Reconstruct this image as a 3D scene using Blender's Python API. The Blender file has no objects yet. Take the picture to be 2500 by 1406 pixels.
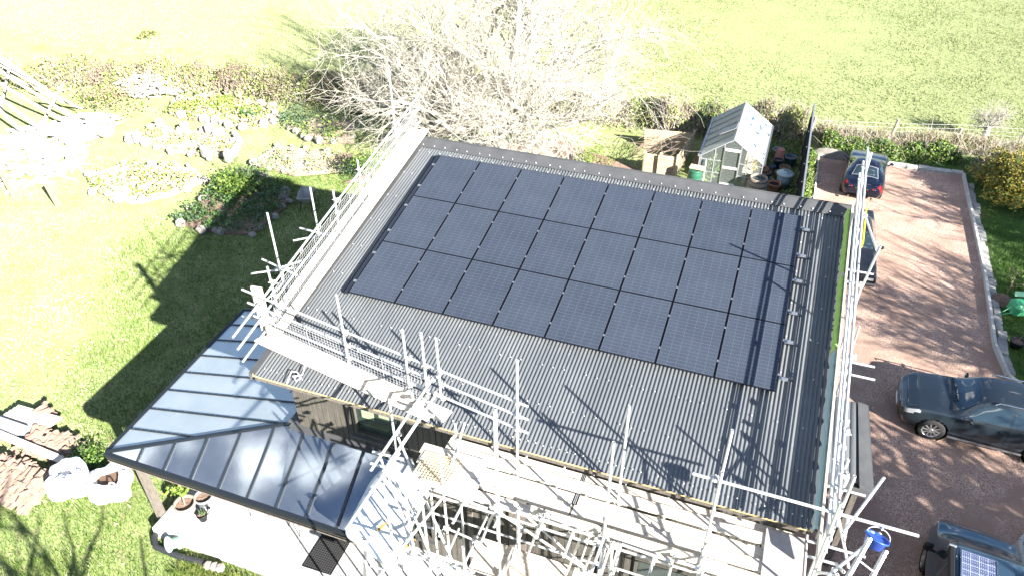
import bpy, math, random
import numpy as np
from mathutils import Vector, Matrix
S = bpy.context.scene
col = S.collection
RND = random.Random(7)
NR = np.random.default_rng(11)
R_ = math.radians
# ------------------------------------------------------------ camera, sky, sun, exposure
cam = bpy.data.objects.new("camera", bpy.data.cameras.new("camera"))
col.objects.link(cam); S.camera = cam
CY, CP, CR = -0.360749, 0.639050, -0.009032
fw = Vector((math.cos(CP)*math.sin(CY), math.cos(CP)*math.cos(CY), -math.sin(CP)))
rt = Vector((math.cos(CY), -math.sin(CY), 0)); up = rt.cross(fw)
rt2 = rt*math.cos(CR)+up*math.sin(CR); up2 = -rt*math.sin(CR)+up*math.cos(CR)
cam.matrix_world = Matrix(((rt2.x, up2.x, -fw.x, 8.2411), (rt2.y, up2.y, -fw.y, -16.5538), (rt2.z, up2.z, -fw.z, 16.5627), (0, 0, 0, 1)))
cam.data.sensor_width = 36; cam.data.lens = 26.8334
cam.data.clip_start = 0.1; cam.data.clip_end = 2000
SAZ, SEL = R_(121.17), R_(26.53)
SD = Vector((math.sin(SAZ)*math.cos(SEL), math.cos(SAZ)*math.cos(SEL), math.sin(SEL)))
W = bpy.data.worlds.new("World"); S.world = W; W.use_nodes = True
nt = W.node_tree; nt.nodes.clear()
sky = nt.nodes.new('ShaderNodeTexSky'); sky.sky_type = 'NISHITA'; sky.sun_disc = False
sky.sun_elevation = SEL; sky.sun_rotation = SAZ; sky.air_density = 1.0; sky.dust_density = 0.3; sky.ozone_density = 4.5
bg = nt.nodes.new('ShaderNodeBackground'); bg.inputs[1].default_value = 0.052
wo = nt.nodes.new('ShaderNodeOutputWorld')
tc = nt.nodes.new('ShaderNodeTexCoord'); nz = nt.nodes.new('ShaderNodeTexNoise')
nz.inputs['Scale'].default_value = 7.5; nz.inputs['Detail'].default_value = 7; nz.inputs['Roughness'].default_value = .55
rp = nt.nodes.new('ShaderNodeValToRGB'); rp.color_ramp.elements[0].position = .60; rp.color_ramp.elements[1].position = .70
mx = nt.nodes.new('ShaderNodeMix'); mx.data_type = 'RGBA'; mx.inputs[7].default_value = (22, 21.5, 20.8, 1)
nt.links.new(tc.outputs['Generated'], nz.inputs['Vector']); 
vd = nt.nodes.new('ShaderNodeVectorMath'); vd.operation = 'DOT_PRODUCT'; vd.inputs[1].default_value = (-.50, -.50, .71)
nt.links.new(tc.outputs['Generated'], vd.inputs[0])
mr = nt.nodes.new('ShaderNodeMapRange'); mr.inputs[1].default_value = .90; mr.inputs[2].default_value = .985; mr.inputs[3].default_value = 0; mr.inputs[4].default_value = .14
ad = nt.nodes.new('ShaderNodeMath'); ad.operation = 'ADD'
nt.links.new(vd.outputs['Value'], mr.inputs[0]); nt.links.new(mr.outputs[0], ad.inputs[0]); nt.links.new(nz.outputs['Fac'], ad.inputs[1])
nt.links.new(rp.outputs['Color'], mx.inputs[0]); nt.links.new(sky.outputs[0], mx.inputs[6])
nt.links.new(ad.outputs[0], rp.inputs['Fac']); nt.links.new(mx.outputs[2], bg.inputs[0]); nt.links.new(bg.outputs[0], wo.inputs[0])
sl = bpy.data.lights.new("sun", 'SUN'); sl.energy = 5.0; sl.angle = R_(0.5); sl.color = (1, .955, .88)
sun = bpy.data.objects.new("sun", sl); col.objects.link(sun)
sun.rotation_euler = (-SD).to_track_quat('-Z', 'Y').to_euler()
S.view_settings.view_transform = 'Standard'; S.view_settings.look = 'None'
S.view_settings.exposure = 1.95; S.view_settings.gamma = 1

# ------------------------------------------------------------ helpers
MATS = {}
def mat(name, c1, c2=None, rough=.7, metal=0., scale=4., detail=5., lo=.35, hi=.65, bump=0., bscale=40., spec=.5, c3=None, s3=.5, coat=0., alpha=1., trans=0., emit=None, stretch=None, lo3=.5, hi3=.62):
    if name in MATS: return MATS[name]
    m = bpy.data.materials.new(name); m.use_nodes = True; MATS[name] = m
    n = m.node_tree; b = n.nodes['Principled BSDF']; L = n.links.new
    b.inputs['Base Color'].default_value = (*c1, 1); b.inputs['Roughness'].default_value = rough
    if rough > .6: b.inputs['Diffuse Roughness'].default_value = 1.
    b.inputs['Metallic'].default_value = metal; b.inputs['Specular IOR Level'].default_value = spec
    b.inputs['Coat Weight'].default_value = coat; b.inputs['Coat Roughness'].default_value = .05
    b.inputs['Alpha'].default_value = alpha; b.inputs['Transmission Weight'].default_value = trans
    if c2 or bump:
        t = n.nodes.new('ShaderNodeTexCoord'); src = t.outputs['Object']
        if stretch:
            mp = n.nodes.new('ShaderNodeMapping'); mp.inputs['Scale'].default_value = stretch; L(src, mp.inputs[0]); src = mp.outputs[0]
    def ramp(sc, lo, hi, a, bcol, det=detail):
        z = n.nodes.new('ShaderNodeTexNoise'); z.inputs['Scale'].default_value = sc; z.inputs['Detail'].default_value = det
        z.inputs['Roughness'].default_value = .62
        r = n.nodes.new('ShaderNodeMapRange'); r.inputs[1].default_value = lo; r.inputs[2].default_value = hi
        x = n.nodes.new('ShaderNodeMix'); x.data_type = 'RGBA'
        L(src, z.inputs['Vector']); L(z.outputs['Fac'], r.inputs[0]); L(r.outputs[0], x.inputs[0])
        if isinstance(a, tuple): x.inputs[6].default_value = (*a, 1)
        else: L(a, x.inputs[6])
        x.inputs[7].default_value = (*bcol, 1)
        return x.outputs[2]
    if c2:
        o = ramp(scale, lo, hi, c1, c2)
        if c3: o = ramp(s3, lo3, hi3, o, c3)
        L(o, b.inputs['Base Color'])
    if bump:
        z = n.nodes.new('ShaderNodeTexNoise'); z.inputs['Scale'].default_value = bscale; z.inputs['Detail'].default_value = 4
        bp = n.nodes.new('ShaderNodeBump'); bp.inputs['Strength'].default_value = bump; bp.inputs['Distance'].default_value = .05
        L(src, z.inputs['Vector']); L(z.outputs['Fac'], bp.inputs['Height']); L(bp.outputs[0], b.inputs['Normal'])
    return m

def tag(o, label=None, cat=None, group=None, kind=None):
    if label: o['label'] = label
    if cat: o['category'] = cat
    if group: o['group'] = group
    if kind: o['kind'] = kind
    return o
def empty(name, loc, label, cat, group=None, rz=0.):
    o = bpy.data.objects.new(name, None); col.objects.link(o); o.location = loc; o.rotation_euler[2] = rz
    o.empty_display_size = .2
    return tag(o, label, cat, group)
class MB:
    """collects vertices and faces in world (or local) metres"""
    def __init__(s): s.v = []; s.f = []; s.m = []; s.sm = []; s.ms = []
    def mi(s, m):
        if m not in s.ms: s.ms.append(m)
        return s.ms.index(m)
    def add(s, vs, fs, m, smooth=False):
        o = len(s.v); k = s.mi(m); s.v += [tuple(p) for p in vs]
        for f in fs: s.f.append(tuple(i+o for i in f)); s.m.append(k); s.sm.append(smooth)
        return s
    def box(s, c, d, m, rz=0., rx=0., ry=0., bev=0.):
        Rm = Matrix.Rotation(rz, 3, 'Z') @ Matrix.Rotation(ry, 3, 'Y') @ Matrix.Rotation(rx, 3, 'X')
        c = Vector(c); x, y, z = d[0]/2, d[1]/2, d[2]/2
        if bev <= 0:
            vs = [c+Rm@Vector((a*x, b*y, e*z)) for a in (-1, 1) for b in (-1, 1) for e in (-1, 1)]
            fs = [(0, 1, 3, 2), (4, 6, 7, 5), (0, 4, 5, 1), (2, 3, 7, 6), (0, 2, 6, 4), (1, 5, 7, 3)]
            return s.add(vs, fs, m)
        b = min(bev, x*.9, y*.9, z*.9); vs = []
        P = [(x-b, y-b, -z), (x, y-b, -z+b), (x, y-b, z-b), (x-b, y-b, z)]
        rings = []
        for zz, ins in ((-z, b), (-z+b, 0), (z-b, 0), (z, b)):
            X, Y = x-ins, y-ins; q = b if ins == 0 else b*.6
            rings.append([(X-q, -Y, zz), (X, -Y+q, zz), (X, Y-q, zz), (X-q, Y, zz), (-X+q, Y, zz), (-X, Y-q, zz), (-X, -Y+q, zz), (-X+q, -Y, zz)])
        for r in rings: vs += [c+Rm@Vector(p) for p in r]
        fs = [tuple(range(7, -1, -1)), tuple(range(24, 32))]
        for k in range(3):
            for i in range(8): fs.append((k*8+i, k*8+(i+1) % 8, k*8+8+(i+1) % 8, k*8+8+i))
        return s.add(vs, fs, m)
    def beam(s, a, b, w, h, m, upv=(0, 0, 1)):
        """box along a-b, width w (sideways) and height h"""
        a, b = Vector(a), Vector(b); d = (b-a).normalized(); u = Vector(upv); sd = d.cross(u)
        if sd.length < 1e-4: sd = Vector((1, 0, 0))
        sd.normalize(); u = sd.cross(d); vs = []
        for p in (a, b):
            for i, j in ((-1, -1), (1, -1), (1, 1), (-1, 1)): vs.append(p+sd*w/2*i+u*h/2*j)
        return s.add(vs, [(3, 2, 1, 0), (4, 5, 6, 7), (0, 1, 5, 4), (1, 2, 6, 5), (2, 3, 7, 6), (3, 0, 4, 7)], m)
    def tube(s, a, b, r, m, n=8, r2=None, hollow=False):
        a, b = Vector(a), Vector(b); d = (b-a).normalized(); r2 = r if r2 is None else r2
        u = d.orthogonal().normalized(); w = d.cross(u); vs = []
        for p, rr in ((a, r), (b, r2)):
            for i in range(n):
                t = 2*math.pi*i/n; vs.append(p+(u*math.cos(t)+w*math.sin(t))*rr)
        fs = [(i, (i+1) % n, n+(i+1) % n, n+i) for i in range(n)]
        s.add(vs, fs, m, True)
        if hollow:
            vs = []
            for p, rr in ((a, r), (a, r*.78), (a+d*.12, r*.78), (b, r2), (b, r2*.78), (b-d*.12, r2*.78)):
                for i in range(n):
                    t = 2*math.pi*i/n; vs.append(p+(u*math.cos(t)+w*math.sin(t))*rr)
            fs = []
            for o, sg in ((0, 1), (3*n, -1)):
                for k in range(2):
                    for i in range(n):
                        f = (o+k*n+i, o+k*n+n+i, o+k*n+n+(i+1) % n, o+k*n+(i+1) % n); fs.append(f if sg > 0 else f[::-1])
                fs.append(tuple(o+2*n+i for i in range(n)))
            s.add(vs, fs, m)
        else: s.add(vs, [tuple(range(n-1, -1, -1)), tuple(range(n, 2*n))], m)
        return s
    def lathe(s, c, prof, m, n=20, axis=None, cap=True):
        """prof = [(r,z)...] round a vertical axis at c (axis: Matrix 3x3)"""
        A = axis or Matrix.Identity(3); c = Vector(c); vs = []
        for r, z in prof:
            for i in range(n):
                t = 2*math.pi*i/n; vs.append(c+A@Vector((r*math.cos(t), r*math.sin(t), z)))
        fs = []
        for k in range(len(prof)-1):
            for i in range(n): fs.append((k*n+i, k*n+(i+1) % n, k*n+n+(i+1) % n, k*n+n+i))
        s.add(vs, fs, m, True)
        if cap:
            o = len(s.v)-len(vs); k = s.mi(m)
            if prof[0][0] > 1e-4: s.f.append(tuple(o+i for i in range(n-1, -1, -1))); s.m.append(k); s.sm.append(False)
            if prof[-1][0] > 1e-4: s.f.append(tuple(o+(len(prof)-1)*n+i for i in range(n))); s.m.append(k); s.sm.append(False)
        return s
    def curve(s, pts, r, m, n=6):
        for a, b in zip(pts[:-1], pts[1:]):
            if (Vector(a)-Vector(b)).length > 1e-4: s.tube(a, b, r, m, n)
        return s
    def prism(s, pts, h, m, dz=None):
        """polygon pts (3D, planar) extruded by vector (0,0,-h) or dz"""
        d = Vector(dz) if dz else Vector((0, 0, -h)); n = len(pts)
        vs = [Vector(p) for p in pts]+[Vector(p)+d for p in pts]
        return s.add(vs, [tuple(range(n)), tuple(range(2*n-1, n-1, -1))]+[(i, n+i, n+(i+1) % n, (i+1) % n) for i in range(n)], m)
    def build(s, name, parent=None, loc=None):
        if not s.v: return None
        me = bpy.data.meshes.new(name); V = np.array([tuple(p) for p in s.v], dtype=float)
        base = Vector((0, 0, 0))
        if parent is not None and loc is None: base = wloc(parent)
        elif loc is not None: base = Vector(loc)
        me.from_pydata([tuple(p) for p in (V-np.array(base))], [], s.f)
        for m in s.ms: me.materials.append(m)
        me.polygons.foreach_set('material_index', s.m); me.polygons.foreach_set('use_smooth', s.sm)
        me.update()
        o = bpy.data.objects.new(name, me); col.objects.link(o)
        if parent is not None: o.parent = parent
        elif loc is not None: o.location = base
        return o
def wloc(o):
    v = Vector((0, 0, 0))
    while o is not None: v = v+Vector(o.location); o = o.parent
    return v
def arr_mesh(name, V, F, mats, mi=None, parent=None, smooth=False, base=None):
    """V (n,3) F (k,3|4) numpy"""
    me = bpy.data.meshes.new(name); k = F.shape[1]
    off = np.zeros(3)
    if parent is not None: off = np.array(wloc(parent))
    elif base is not None: off = np.array(base)
    V = V-off
    me.vertices.add(len(V)); me.vertices.foreach_set('co', V.astype(np.float32).ravel())
    me.loops.add(F.size); me.loops.foreach_set('vertex_index', F.astype(np.int32).ravel())
    me.polygons.add(len(F)); me.polygons.foreach_set('loop_start', np.arange(0, F.size, k, dtype=np.int32))
    me.polygons.foreach_set('loop_total', np.full(len(F), k, dtype=np.int32))
    for m in mats: me.materials.append(m)
    if mi is not None: me.polygons.foreach_set('material_index', mi.astype(np.int32))
    if smooth: me.polygons.foreach_set('use_smooth', np.ones(len(F), dtype=bool))
    me.update(calc_edges=True)
    o = bpy.data.objects.new(name, me); col.objects.link(o)
    if parent is not None: o.parent = parent
    elif base is not None: o.location = tuple(off)
    return o
def dup(root, loc=None, rz=None, label=None, group=None):
    r = root.copy(); col.objects.link(r)
    if loc is not None: r.location = loc
    if rz is not None: r.rotation_euler[2] = rz
    if label: r['label'] = label
    if group: r['group'] = group
    for ch in list(root.children):
        c = ch.copy(); col.objects.link(c); c.parent = r
        for g in list(ch.children):
            d = g.copy(); col.objects.link(d); d.parent = c
    return r
def inpoly(P, poly):
    x, y = P[:, 0], P[:, 1]; r = np.zeros(len(P), bool); n = len(poly)
    for i in range(n):
        x1, y1 = poly[i][:2]; x2, y2 = poly[(i+1) % n][:2]
        c = ((y1 > y) != (y2 > y)) & (x < (x2-x1)*(y-y1)/((y2-y1) or 1e-9)+x1); r ^= c
    return r
def leaves(centers, size, n, spread, mats, flat=.0, tri=False):
    """n leaf quads around every center (k,3); spread (sx,sy,sz)"""
    C = np.asarray(centers, float); k = len(C); N = k*n
    P = np.repeat(C, n, 0)+NR.normal(size=(N, 3))*np.array(spread)
    a = NR.normal(size=(N, 3)); a[:, 2] *= (1-flat); a /= np.linalg.norm(a, axis=1)[:, None]
    b = NR.normal(size=(N, 3)); b[:, 2] *= (1-flat); b -= a*(a*b).sum(1)[:, None]; b /= np.linalg.norm(b, axis=1)[:, None]
    s = size*NR.uniform(.6, 1.35, N)[:, None]
    V = np.stack([P-a*s*.5, P+b*s*.33, P+a*s*.5, P-b*s*.33], 1).reshape(-1, 3)
    return V, np.arange(4*N).reshape(N, 4), NR.integers(0, len(mats), N)
def blades(P, h, w, lean=.45):
    """P (n,3): one triangle blade each, numpy h,w"""
    n = len(P); t = NR.uniform(0, 2*np.pi, n); u = np.stack([np.cos(t), np.sin(t), 0*t], 1)
    l = NR.normal(size=(n, 3))*lean; l[:, 2] = 1; l /= np.linalg.norm(l, axis=1)[:, None]
    V = np.stack([P-u*w[:, None]/2, P+u*w[:, None]/2, P+l*h[:, None]], 1).reshape(-1, 3)
    return V, np.arange(3*n).reshape(n, 3)
def twigs(segs, nside=3):
    """segs: (n,8) x0y0z0 x1y1z1 r0 r1 -> tapered prisms"""
    G = np.asarray(segs, float); a, b = G[:, :3], G[:, 3:6]; d = b-a; L = np.linalg.norm(d, axis=1)[:, None]+1e-9; d = d/L
    h = np.where(np.abs(d[:, 2:3]) < .9, np.array([[0, 0, 1.]]), np.array([[1., 0, 0]]))
    u = np.cross(d, h); u /= np.linalg.norm(u, axis=1)[:, None]; w = np.cross(d, u)
    vs = []
    for e, r in ((a, G[:, 6:7]), (b, G[:, 7:8])):
        for i in range(nside):
            t = 2*np.pi*i/nside; vs.append(e+(u*np.cos(t)+w*np.sin(t))*r)
    V = np.stack(vs, 1).reshape(-1, 3); o = np.arange(len(G))[:, None]*(2*nside)
    F = np.concatenate([o+np.array([[i, (i+1) % nside, nside+(i+1) % nside, nside+i]]) for i in range(nside)])
    return V, F
def grow(start, dirv, length, rad, depth, nchild, segs, rng, wig=.18, up=.08, spread=(.45, .95), shrink=.72, minr=.004, outb=.5):
    """recursive bare branching; appends to segs (x0..,r0,r1,depth)"""
    p = Vector(start); d = Vector(dirv).normalized(); k = 4 if depth > 1 else 3
    pts = [(p.copy(), rad)]
    for i in range(k):
        d = (d+Vector((rng.gauss(0, wig), rng.gauss(0, wig), rng.gauss(0, wig)+up))).normalized()
        q = p+d*(length/k); r1 = rad*(1-.55*(i+1)/k)
        segs.append((*p, *q, rad*(1-.55*i/k), r1, depth)); p = q; pts.append((p.copy(), r1))
    if depth <= 0: return
    for j in range(nchild[depth]):
        t = .25+.75*(j+rng.random()*.6)/nchild[depth]; i = min(k, max(1, round(t*k))); b, r = pts[i]
        ax = Vector((rng.gauss(0, 1), rng.gauss(0, 1), rng.gauss(0, 1))).cross(d)
        if ax.length < 1e-3: continue
        nd = Matrix.Rotation(rng.uniform(*spread), 3, ax.normalized()) @ d
        grow(b, nd, length*shrink*rng.uniform(.7, 1.15), max(minr, r*.62), depth-1, nchild, segs, rng, wig*1.1, up, spread, shrink, minr)
# ------------------------------------------------------------ materials
lawn = mat('lawn', (.17, .21, .07), (.26, .30, .12), rough=1, scale=.9, c3=(.22, .19, .11), s3=2.3, bump=.9, bscale=14, lo3=.56, hi3=.7)
fieldm = mat('field grass', (.19, .235, .085), (.26, .295, .13), rough=1, scale=5, c3=(.2, .19, .1), s3=11, bump=1., bscale=9, lo3=.5, hi3=.62)
verge = mat('verge grass', (.04, .10, .015), (.075, .14, .025), rough=1, scale=2.2, c3=(.13, .1, .045), s3=1.1, bump=1., bscale=16, lo3=.58, hi3=.7)
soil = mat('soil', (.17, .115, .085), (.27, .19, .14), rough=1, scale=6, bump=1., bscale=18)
gravel = mat('gravel', (.34, .215, .165), (.78, .57, .46), rough=.95, scale=30, detail=7, lo3=.42, hi3=.6, c3=(.43, .29, .225), s3=.7, bump=1., bscale=50, lo=.43, hi=.57)
stone = mat('stone', (.4, .39, .36), (.58, .56, .52), rough=.9, scale=7, bump=.6, bscale=20)
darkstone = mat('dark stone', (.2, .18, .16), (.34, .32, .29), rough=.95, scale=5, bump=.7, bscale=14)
concrete = mat('concrete', (.5, .49, .46), (.6, .59, .56), rough=.85, scale=1.6, bump=.15, bscale=60)
roofm = mat('roof sheet', (.10, .108, .116), (.135, .144, .15), rough=.36, scale=1.3, c3=(.19, .197, .2), s3=18, bump=.12, bscale=120, spec=.7, stretch=(1, .25, 1), lo3=.6, hi3=.75)
flash = mat('dark flashing', (.075, .077, .08), (.10, .102, .104), rough=.45, scale=2.5, bump=.05, bscale=30, spec=.5)
screw = mat('pale screw', (.75, .75, .73), rough=.3, metal=.3)
foam = mat('eave foam', (.42, .3, .12), (.55, .42, .2), rough=.8, scale=9)
galv = mat('galvanised tube', (.5, .51, .51), (.72, .72, .71), rough=.42, metal=.25, scale=5, bump=.1, bscale=50, lo=.3, hi=.7)
rustg = mat('coupler steel', (.42, .41, .39), (.62, .6, .57), rough=.5, metal=.3, scale=30)
board = mat('scaffold board', (.56, .49, .40), (.74, .67, .56), rough=.8, scale=2.5, bump=.2, bscale=60, stretch=(1, 6, 6))
boardx = mat('weathered board', (.36, .31, .26), (.55, .49, .41), rough=.85, scale=3, bump=.2, bscale=60, stretch=(5, 5, 1))
clad = mat('dark cladding', (.055, .05, .042), (.09, .082, .068), rough=.85, scale=3, bump=.3, bscale=60, stretch=(6, 6, .6), c3=(.12, .11, .09), s3=8, lo3=.6, hi3=.7)
timber = mat('pale timber', (.42, .34, .22), (.58, .49, .34), rough=.85, scale=4, bump=.25, bscale=50, stretch=(1, 5, 5))
oldwood = mat('old post wood', (.10, .085, .07), (.16, .14, .12), rough=.9, scale=5, bump=.4, bscale=40, stretch=(5, 5, 1))
blackm = mat('black plastic', (.012, .012, .013), rough=.5)
rubber = mat('rubber', (.02, .02, .02), rough=.8)
alu = mat('aluminium', (.62, .63, .65), rough=.32, metal=.85)
white = mat('white plastic', (.78, .78, .76), rough=.4)
terra = mat('terracotta', (.38, .17, .10), (.5, .25, .15), rough=.85, scale=8, bump=.1)
G1 = mat('leaf dark green', (.03, .075, .014), rough=.6); G2 = mat('leaf green', (.07, .15, .025), rough=.6)
G3 = mat('leaf yellow green', (.17, .25, .04), rough=.6); G4 = mat('leaf straw', (.34, .28, .16), rough=.8)
G5 = mat('leaf grey green', (.13, .19, .12), rough=.7); G6 = mat('leaf gold', (.42, .33, .055), rough=.65); G7 = mat('leaf gold green', (.22, .22, .035), rough=.65)
BR = mat('dry bramble', (.28, .21, .16), rough=.9)
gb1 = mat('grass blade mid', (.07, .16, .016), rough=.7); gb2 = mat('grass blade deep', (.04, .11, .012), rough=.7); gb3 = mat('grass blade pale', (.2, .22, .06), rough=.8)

# ------------------------------------------------------------ ground
def sheet(name, poly, z, m, label=None, kind='structure', cat=None, sub=None):
    mb = MB(); mb.add([(x, y, z) for x, y in poly], [tuple(range(len(poly)))], m)
    o = mb.build(name, None, (0, 0, 0)); o['kind'] = kind
    if label: o['label'] = label
    return o
def grid_ground(name, x0, x1, y0, y1, st, zf, m, label):
    nx, ny = int((x1-x0)/st)+1, int((y1-y0)/st)+1
    X, Y = np.meshgrid(np.linspace(x0, x1, nx), np.linspace(y0, y1, ny)); Z = zf(X, Y)
    V = np.stack([X, Y, Z], 2).reshape(-1, 3); i = np.arange(nx*ny).reshape(ny, nx)
    F = np.stack([i[:-1, :-1], i[:-1, 1:], i[1:, 1:], i[1:, :-1]], 2).reshape(-1, 4)
    o = arr_mesh(name, V, F, [m], smooth=True); o['kind'] = 'structure'; o['label'] = label; o['category'] = 'ground'
    return o
def bumpy(X, Y):
    return (np.sin(X*.9+1.3)*np.cos(Y*.7)*.03+np.sin(X*2.3+Y*1.7)*.012+np.sin(X*.31-Y*.43)*.04-.06)*np.clip((np.abs(X-4)-6)/3, 0, 1)*np.clip((20.8-Y)/2, 0, 1)-.02
g0 = sheet('ground', [(-900, -900), (900, -900), (900, 900), (-900, 900)], -.45, lawn, 'grassy ground reaching beyond the garden'); g0['category'] = 'ground'
grid_ground('garden_lawn', -60, 10.3, -40, 21.2, .5, bumpy, lawn, 'rough garden lawn left of the house')
grid_ground('field', -140, 120, 21.2, 190, 1.2, lambda X, Y: -.03+.05*np.sin(X*.2)*np.cos(Y*.17)*np.clip((Y-22)/6, 0, 1), fieldm, 'open green field beyond the hedge')
grid_ground('verge', 10.3, 60, -40, 21.2, .5, lambda X, Y: -.02+.05*np.sin(X*1.1)*np.cos(Y*.9)*np.clip((X-17.5)/2, 0, 1), verge, 'long grass verge beside the driveway')
DRV = [(10.36, 18.78), (16.45, 19.05), (16.45, 10.7), (16.3, 6.6), (16.5, 5.1), (17.4, 4.0), (24, 3.2), (24, -1.0), (16.6, -.9), (16.1, -1.3), (16.0, -30), (10.0, -30), (10.1, 0)]
dr = sheet('driveway', DRV, .012, gravel, 'reddish brown gravel driveway'); dr['category'] = 'driveway'
def kerb(name, pts, w, h, m, label, wob=.0):
    mb = MB()
    for a, b in zip(pts[:-1], pts[1:]):
        A, B = Vector((*a, 0)), Vector((*b, 0)); L = (B-A).length; n = max(1, int(L/.42)); d = (B-A)/n
        for i in range(n):
            p = A+d*i; q = A+d*(i+.96); j = Vector((RND.uniform(-wob, wob), RND.uniform(-wob, wob), h/2+RND.uniform(-wob, wob)*.3))
            mb.beam(p+j, q+j, w*RND.uniform(1-wob*3, 1+wob*3), h, m)
    o = mb.build(name, None, (0, 0, 0)); tag(o, label, 'kerb', None, 'structure'); return o
kerb('kerb', [(16.48, 18.95), (16.48, 10.7), (16.33, 6.6), (16.53, 5.1), (17.45, 4.0), (21, 3.5)], .09, .2, concrete, 'straight concrete edging along the right side of the driveway')
kerb('kerb', [(10.33, 10.5), (10.33, 18.8), (11.6, 18.92)], .07, .16, concrete, 'thin concrete edging at the top left corner of the driveway')
kerb('kerb', [(12.8, 19.03), (16.48, 19.1)], .28, .14, stone, 'pale stone edging across the far end of the driveway', .05)
kerb('kerb', [(16.72, 18.2), (16.7, 10.7), (16.6, 6.2), (16.75, 5.3)], .24, .08, mat('grey stone', (.26, .26, .25), (.4, .4, .38), rough=.9, scale=6), 'strip of rough pale stones outside the driveway edging', .06)
kerb('kerb', [(18.5, -.75), (16.3, -.95), (15.93, -1.5), (15.95, -3.2)], .09, .22, concrete, 'curved concrete edging beside the van')
for nm, poly in (('soil', [(-5.5, 15.2), (-1, 16.5), (5.2, 14), (5, 10.5), (-6, 9.5), (-8, 12.5)]), ('soil', [(-9.4, 9.2), (-8.2, 12.4), (-7, 12.6), (-7.3, 9.6)]), ('soil', [(-7.2, -4.4), (-6.2, -3.6), (-5.2, -5.2), (-6.6, -6.3)]), ('soil', [(-2.2, -9.9), (-.2, -9.4), (2.5, -9.6), (2.2, -10.4), (-2, -10.6)])):
    c = np.mean(poly, 0); pp = []
    for i in range(len(poly)):
        a, b = np.array(poly[i]), np.array(poly[(i+1) % len(poly)])
        for t in np.linspace(0, 1, 6)[:-1]: p = a+(b-a)*t; pp.append(tuple(p+(c-p)*RND.uniform(-.08, .1)))
    o = sheet(nm, pp, .004+.002*RND.random(), soil, 'bare reddish soil patch'); o['category'] = 'ground'

# ------------------------------------------------------------ house
CA, SA = math.cos(0.186607), math.sin(0.186607)
def rf(x, v, o=0.): return Vector((x, v*CA-o*SA, 7.3+v*SA+o*CA))
RX = Matrix.Rotation(0.186607, 3, 'X')
house = empty('house', (4.7, -3.5, 0), 'dark timber clad two storey house with black corrugated monopitch roof', 'house')
def roof_sheet(x0, x1, v0, v1, off, pitch=.0762, amp=.0125, xl=None):
    n = int((x1-x0)/pitch*10); vs, fs = [], []; m = 7
    for j in range(m+1):
        v = v0+(v1-v0)*j/m
        for i in range(n+1):
            x = x0+(x1-x0)*i/n; c = math.cos((x-x0)/pitch*2*math.pi); o = off+amp*c
            xx = x+(xl(v)*(1-i/n) if xl else 0); vs.append(rf(xx, v, o))
    for j in range(m):
        for i in range(n): fs.append((j*(n+1)+i, j*(n+1)+i+1, (j+1)*(n+1)+i+1, (j+1)*(n+1)+i))
    return vs, fs
skew = lambda v: -.14*(.6-v)/8.3
mb = MB(); vs, fs = roof_sheet(-.72, 10.12, -7.73, .5, -.125, xl=skew); mb.add(vs, fs, roofm, True)
def scr(x, v, r=.015):
    p = rf(x, v, -.095); mb.lathe(p, [(r, 0), (r*.7, .014)], screw, 6, RX)
pit = .0762
for v in (-5.76, -6.68, -7.53, .16):
    for i in range(0, 142, 2 if v < -7 else 4 if v > 0 else 3):
        if v > -7 and i % 12 == 9: continue
        scr(-.72+pit*i, v+.01*math.sin(i))
        if v > -6.5 and v < 0: pass
for v in (-.8, -1.75, -2.7, -3.65, -4.6):
    for i in (0, 3, 8, 131, 134, 139): scr(-.72+pit*i, v)
mb.build('roof', house)
mb = MB(); q = [rf(-.93, .66, -.03), rf(10.36, .66, -.03), rf(10.36, .34, -.09), rf(-.86, .34, -.09)]
mb.prism(q, .012, flash); mb.beam(rf(-.93, .665, -.1), rf(10.36, .665, -.1), .02, .2, flash)
for i in range(34): p = rf(-.7+.327*i+.03*math.sin(i*3), .40, -.065); mb.lathe(p, [(.02, 0), (.014, .014)], screw, 6, RX)
mb.build('ridge_flashing', house)
mb = MB(); mb.prism([rf(-.86, .34, -.098), rf(-.70, .34, -.085), rf(-.84, -7.7, -.085), rf(-1.0, -7.7, -.098)], .012, flash); mb.prism([rf(-.86, .6, -.11), rf(-.85, .6, -.11), rf(-.99, -7.72, -.11), rf(-1.0, -7.72, -.11)], .2, flash); mb.build('verge_flashing', house)
mb = MB(); mb.prism([rf(10.1, .34, -.09), rf(10.3, .34, -.085), rf(10.23, -7.72, -.085), rf(10.1, -7.72, -.09)], .012, flash); mb.prism([rf(10.3, .6, -.11), rf(10.31, .6, -.11), rf(10.24, -7.72, -.11), rf(10.22, -7.72, -.11)], .2, flash); mb.build('verge_flashing', house)
# eave: foam filler, fascia
mb = MB(); a, b = rf(-.95, -7.68, -.19), rf(10.15, -7.68, -.19); mb.beam(a, b, .03, .07, foam)
mb.beam(a+Vector((0, .05, -.1)), b+Vector((0, .05, -.1)), .03, .16, oldwood); mb.build('eave_filler', house)
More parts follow.
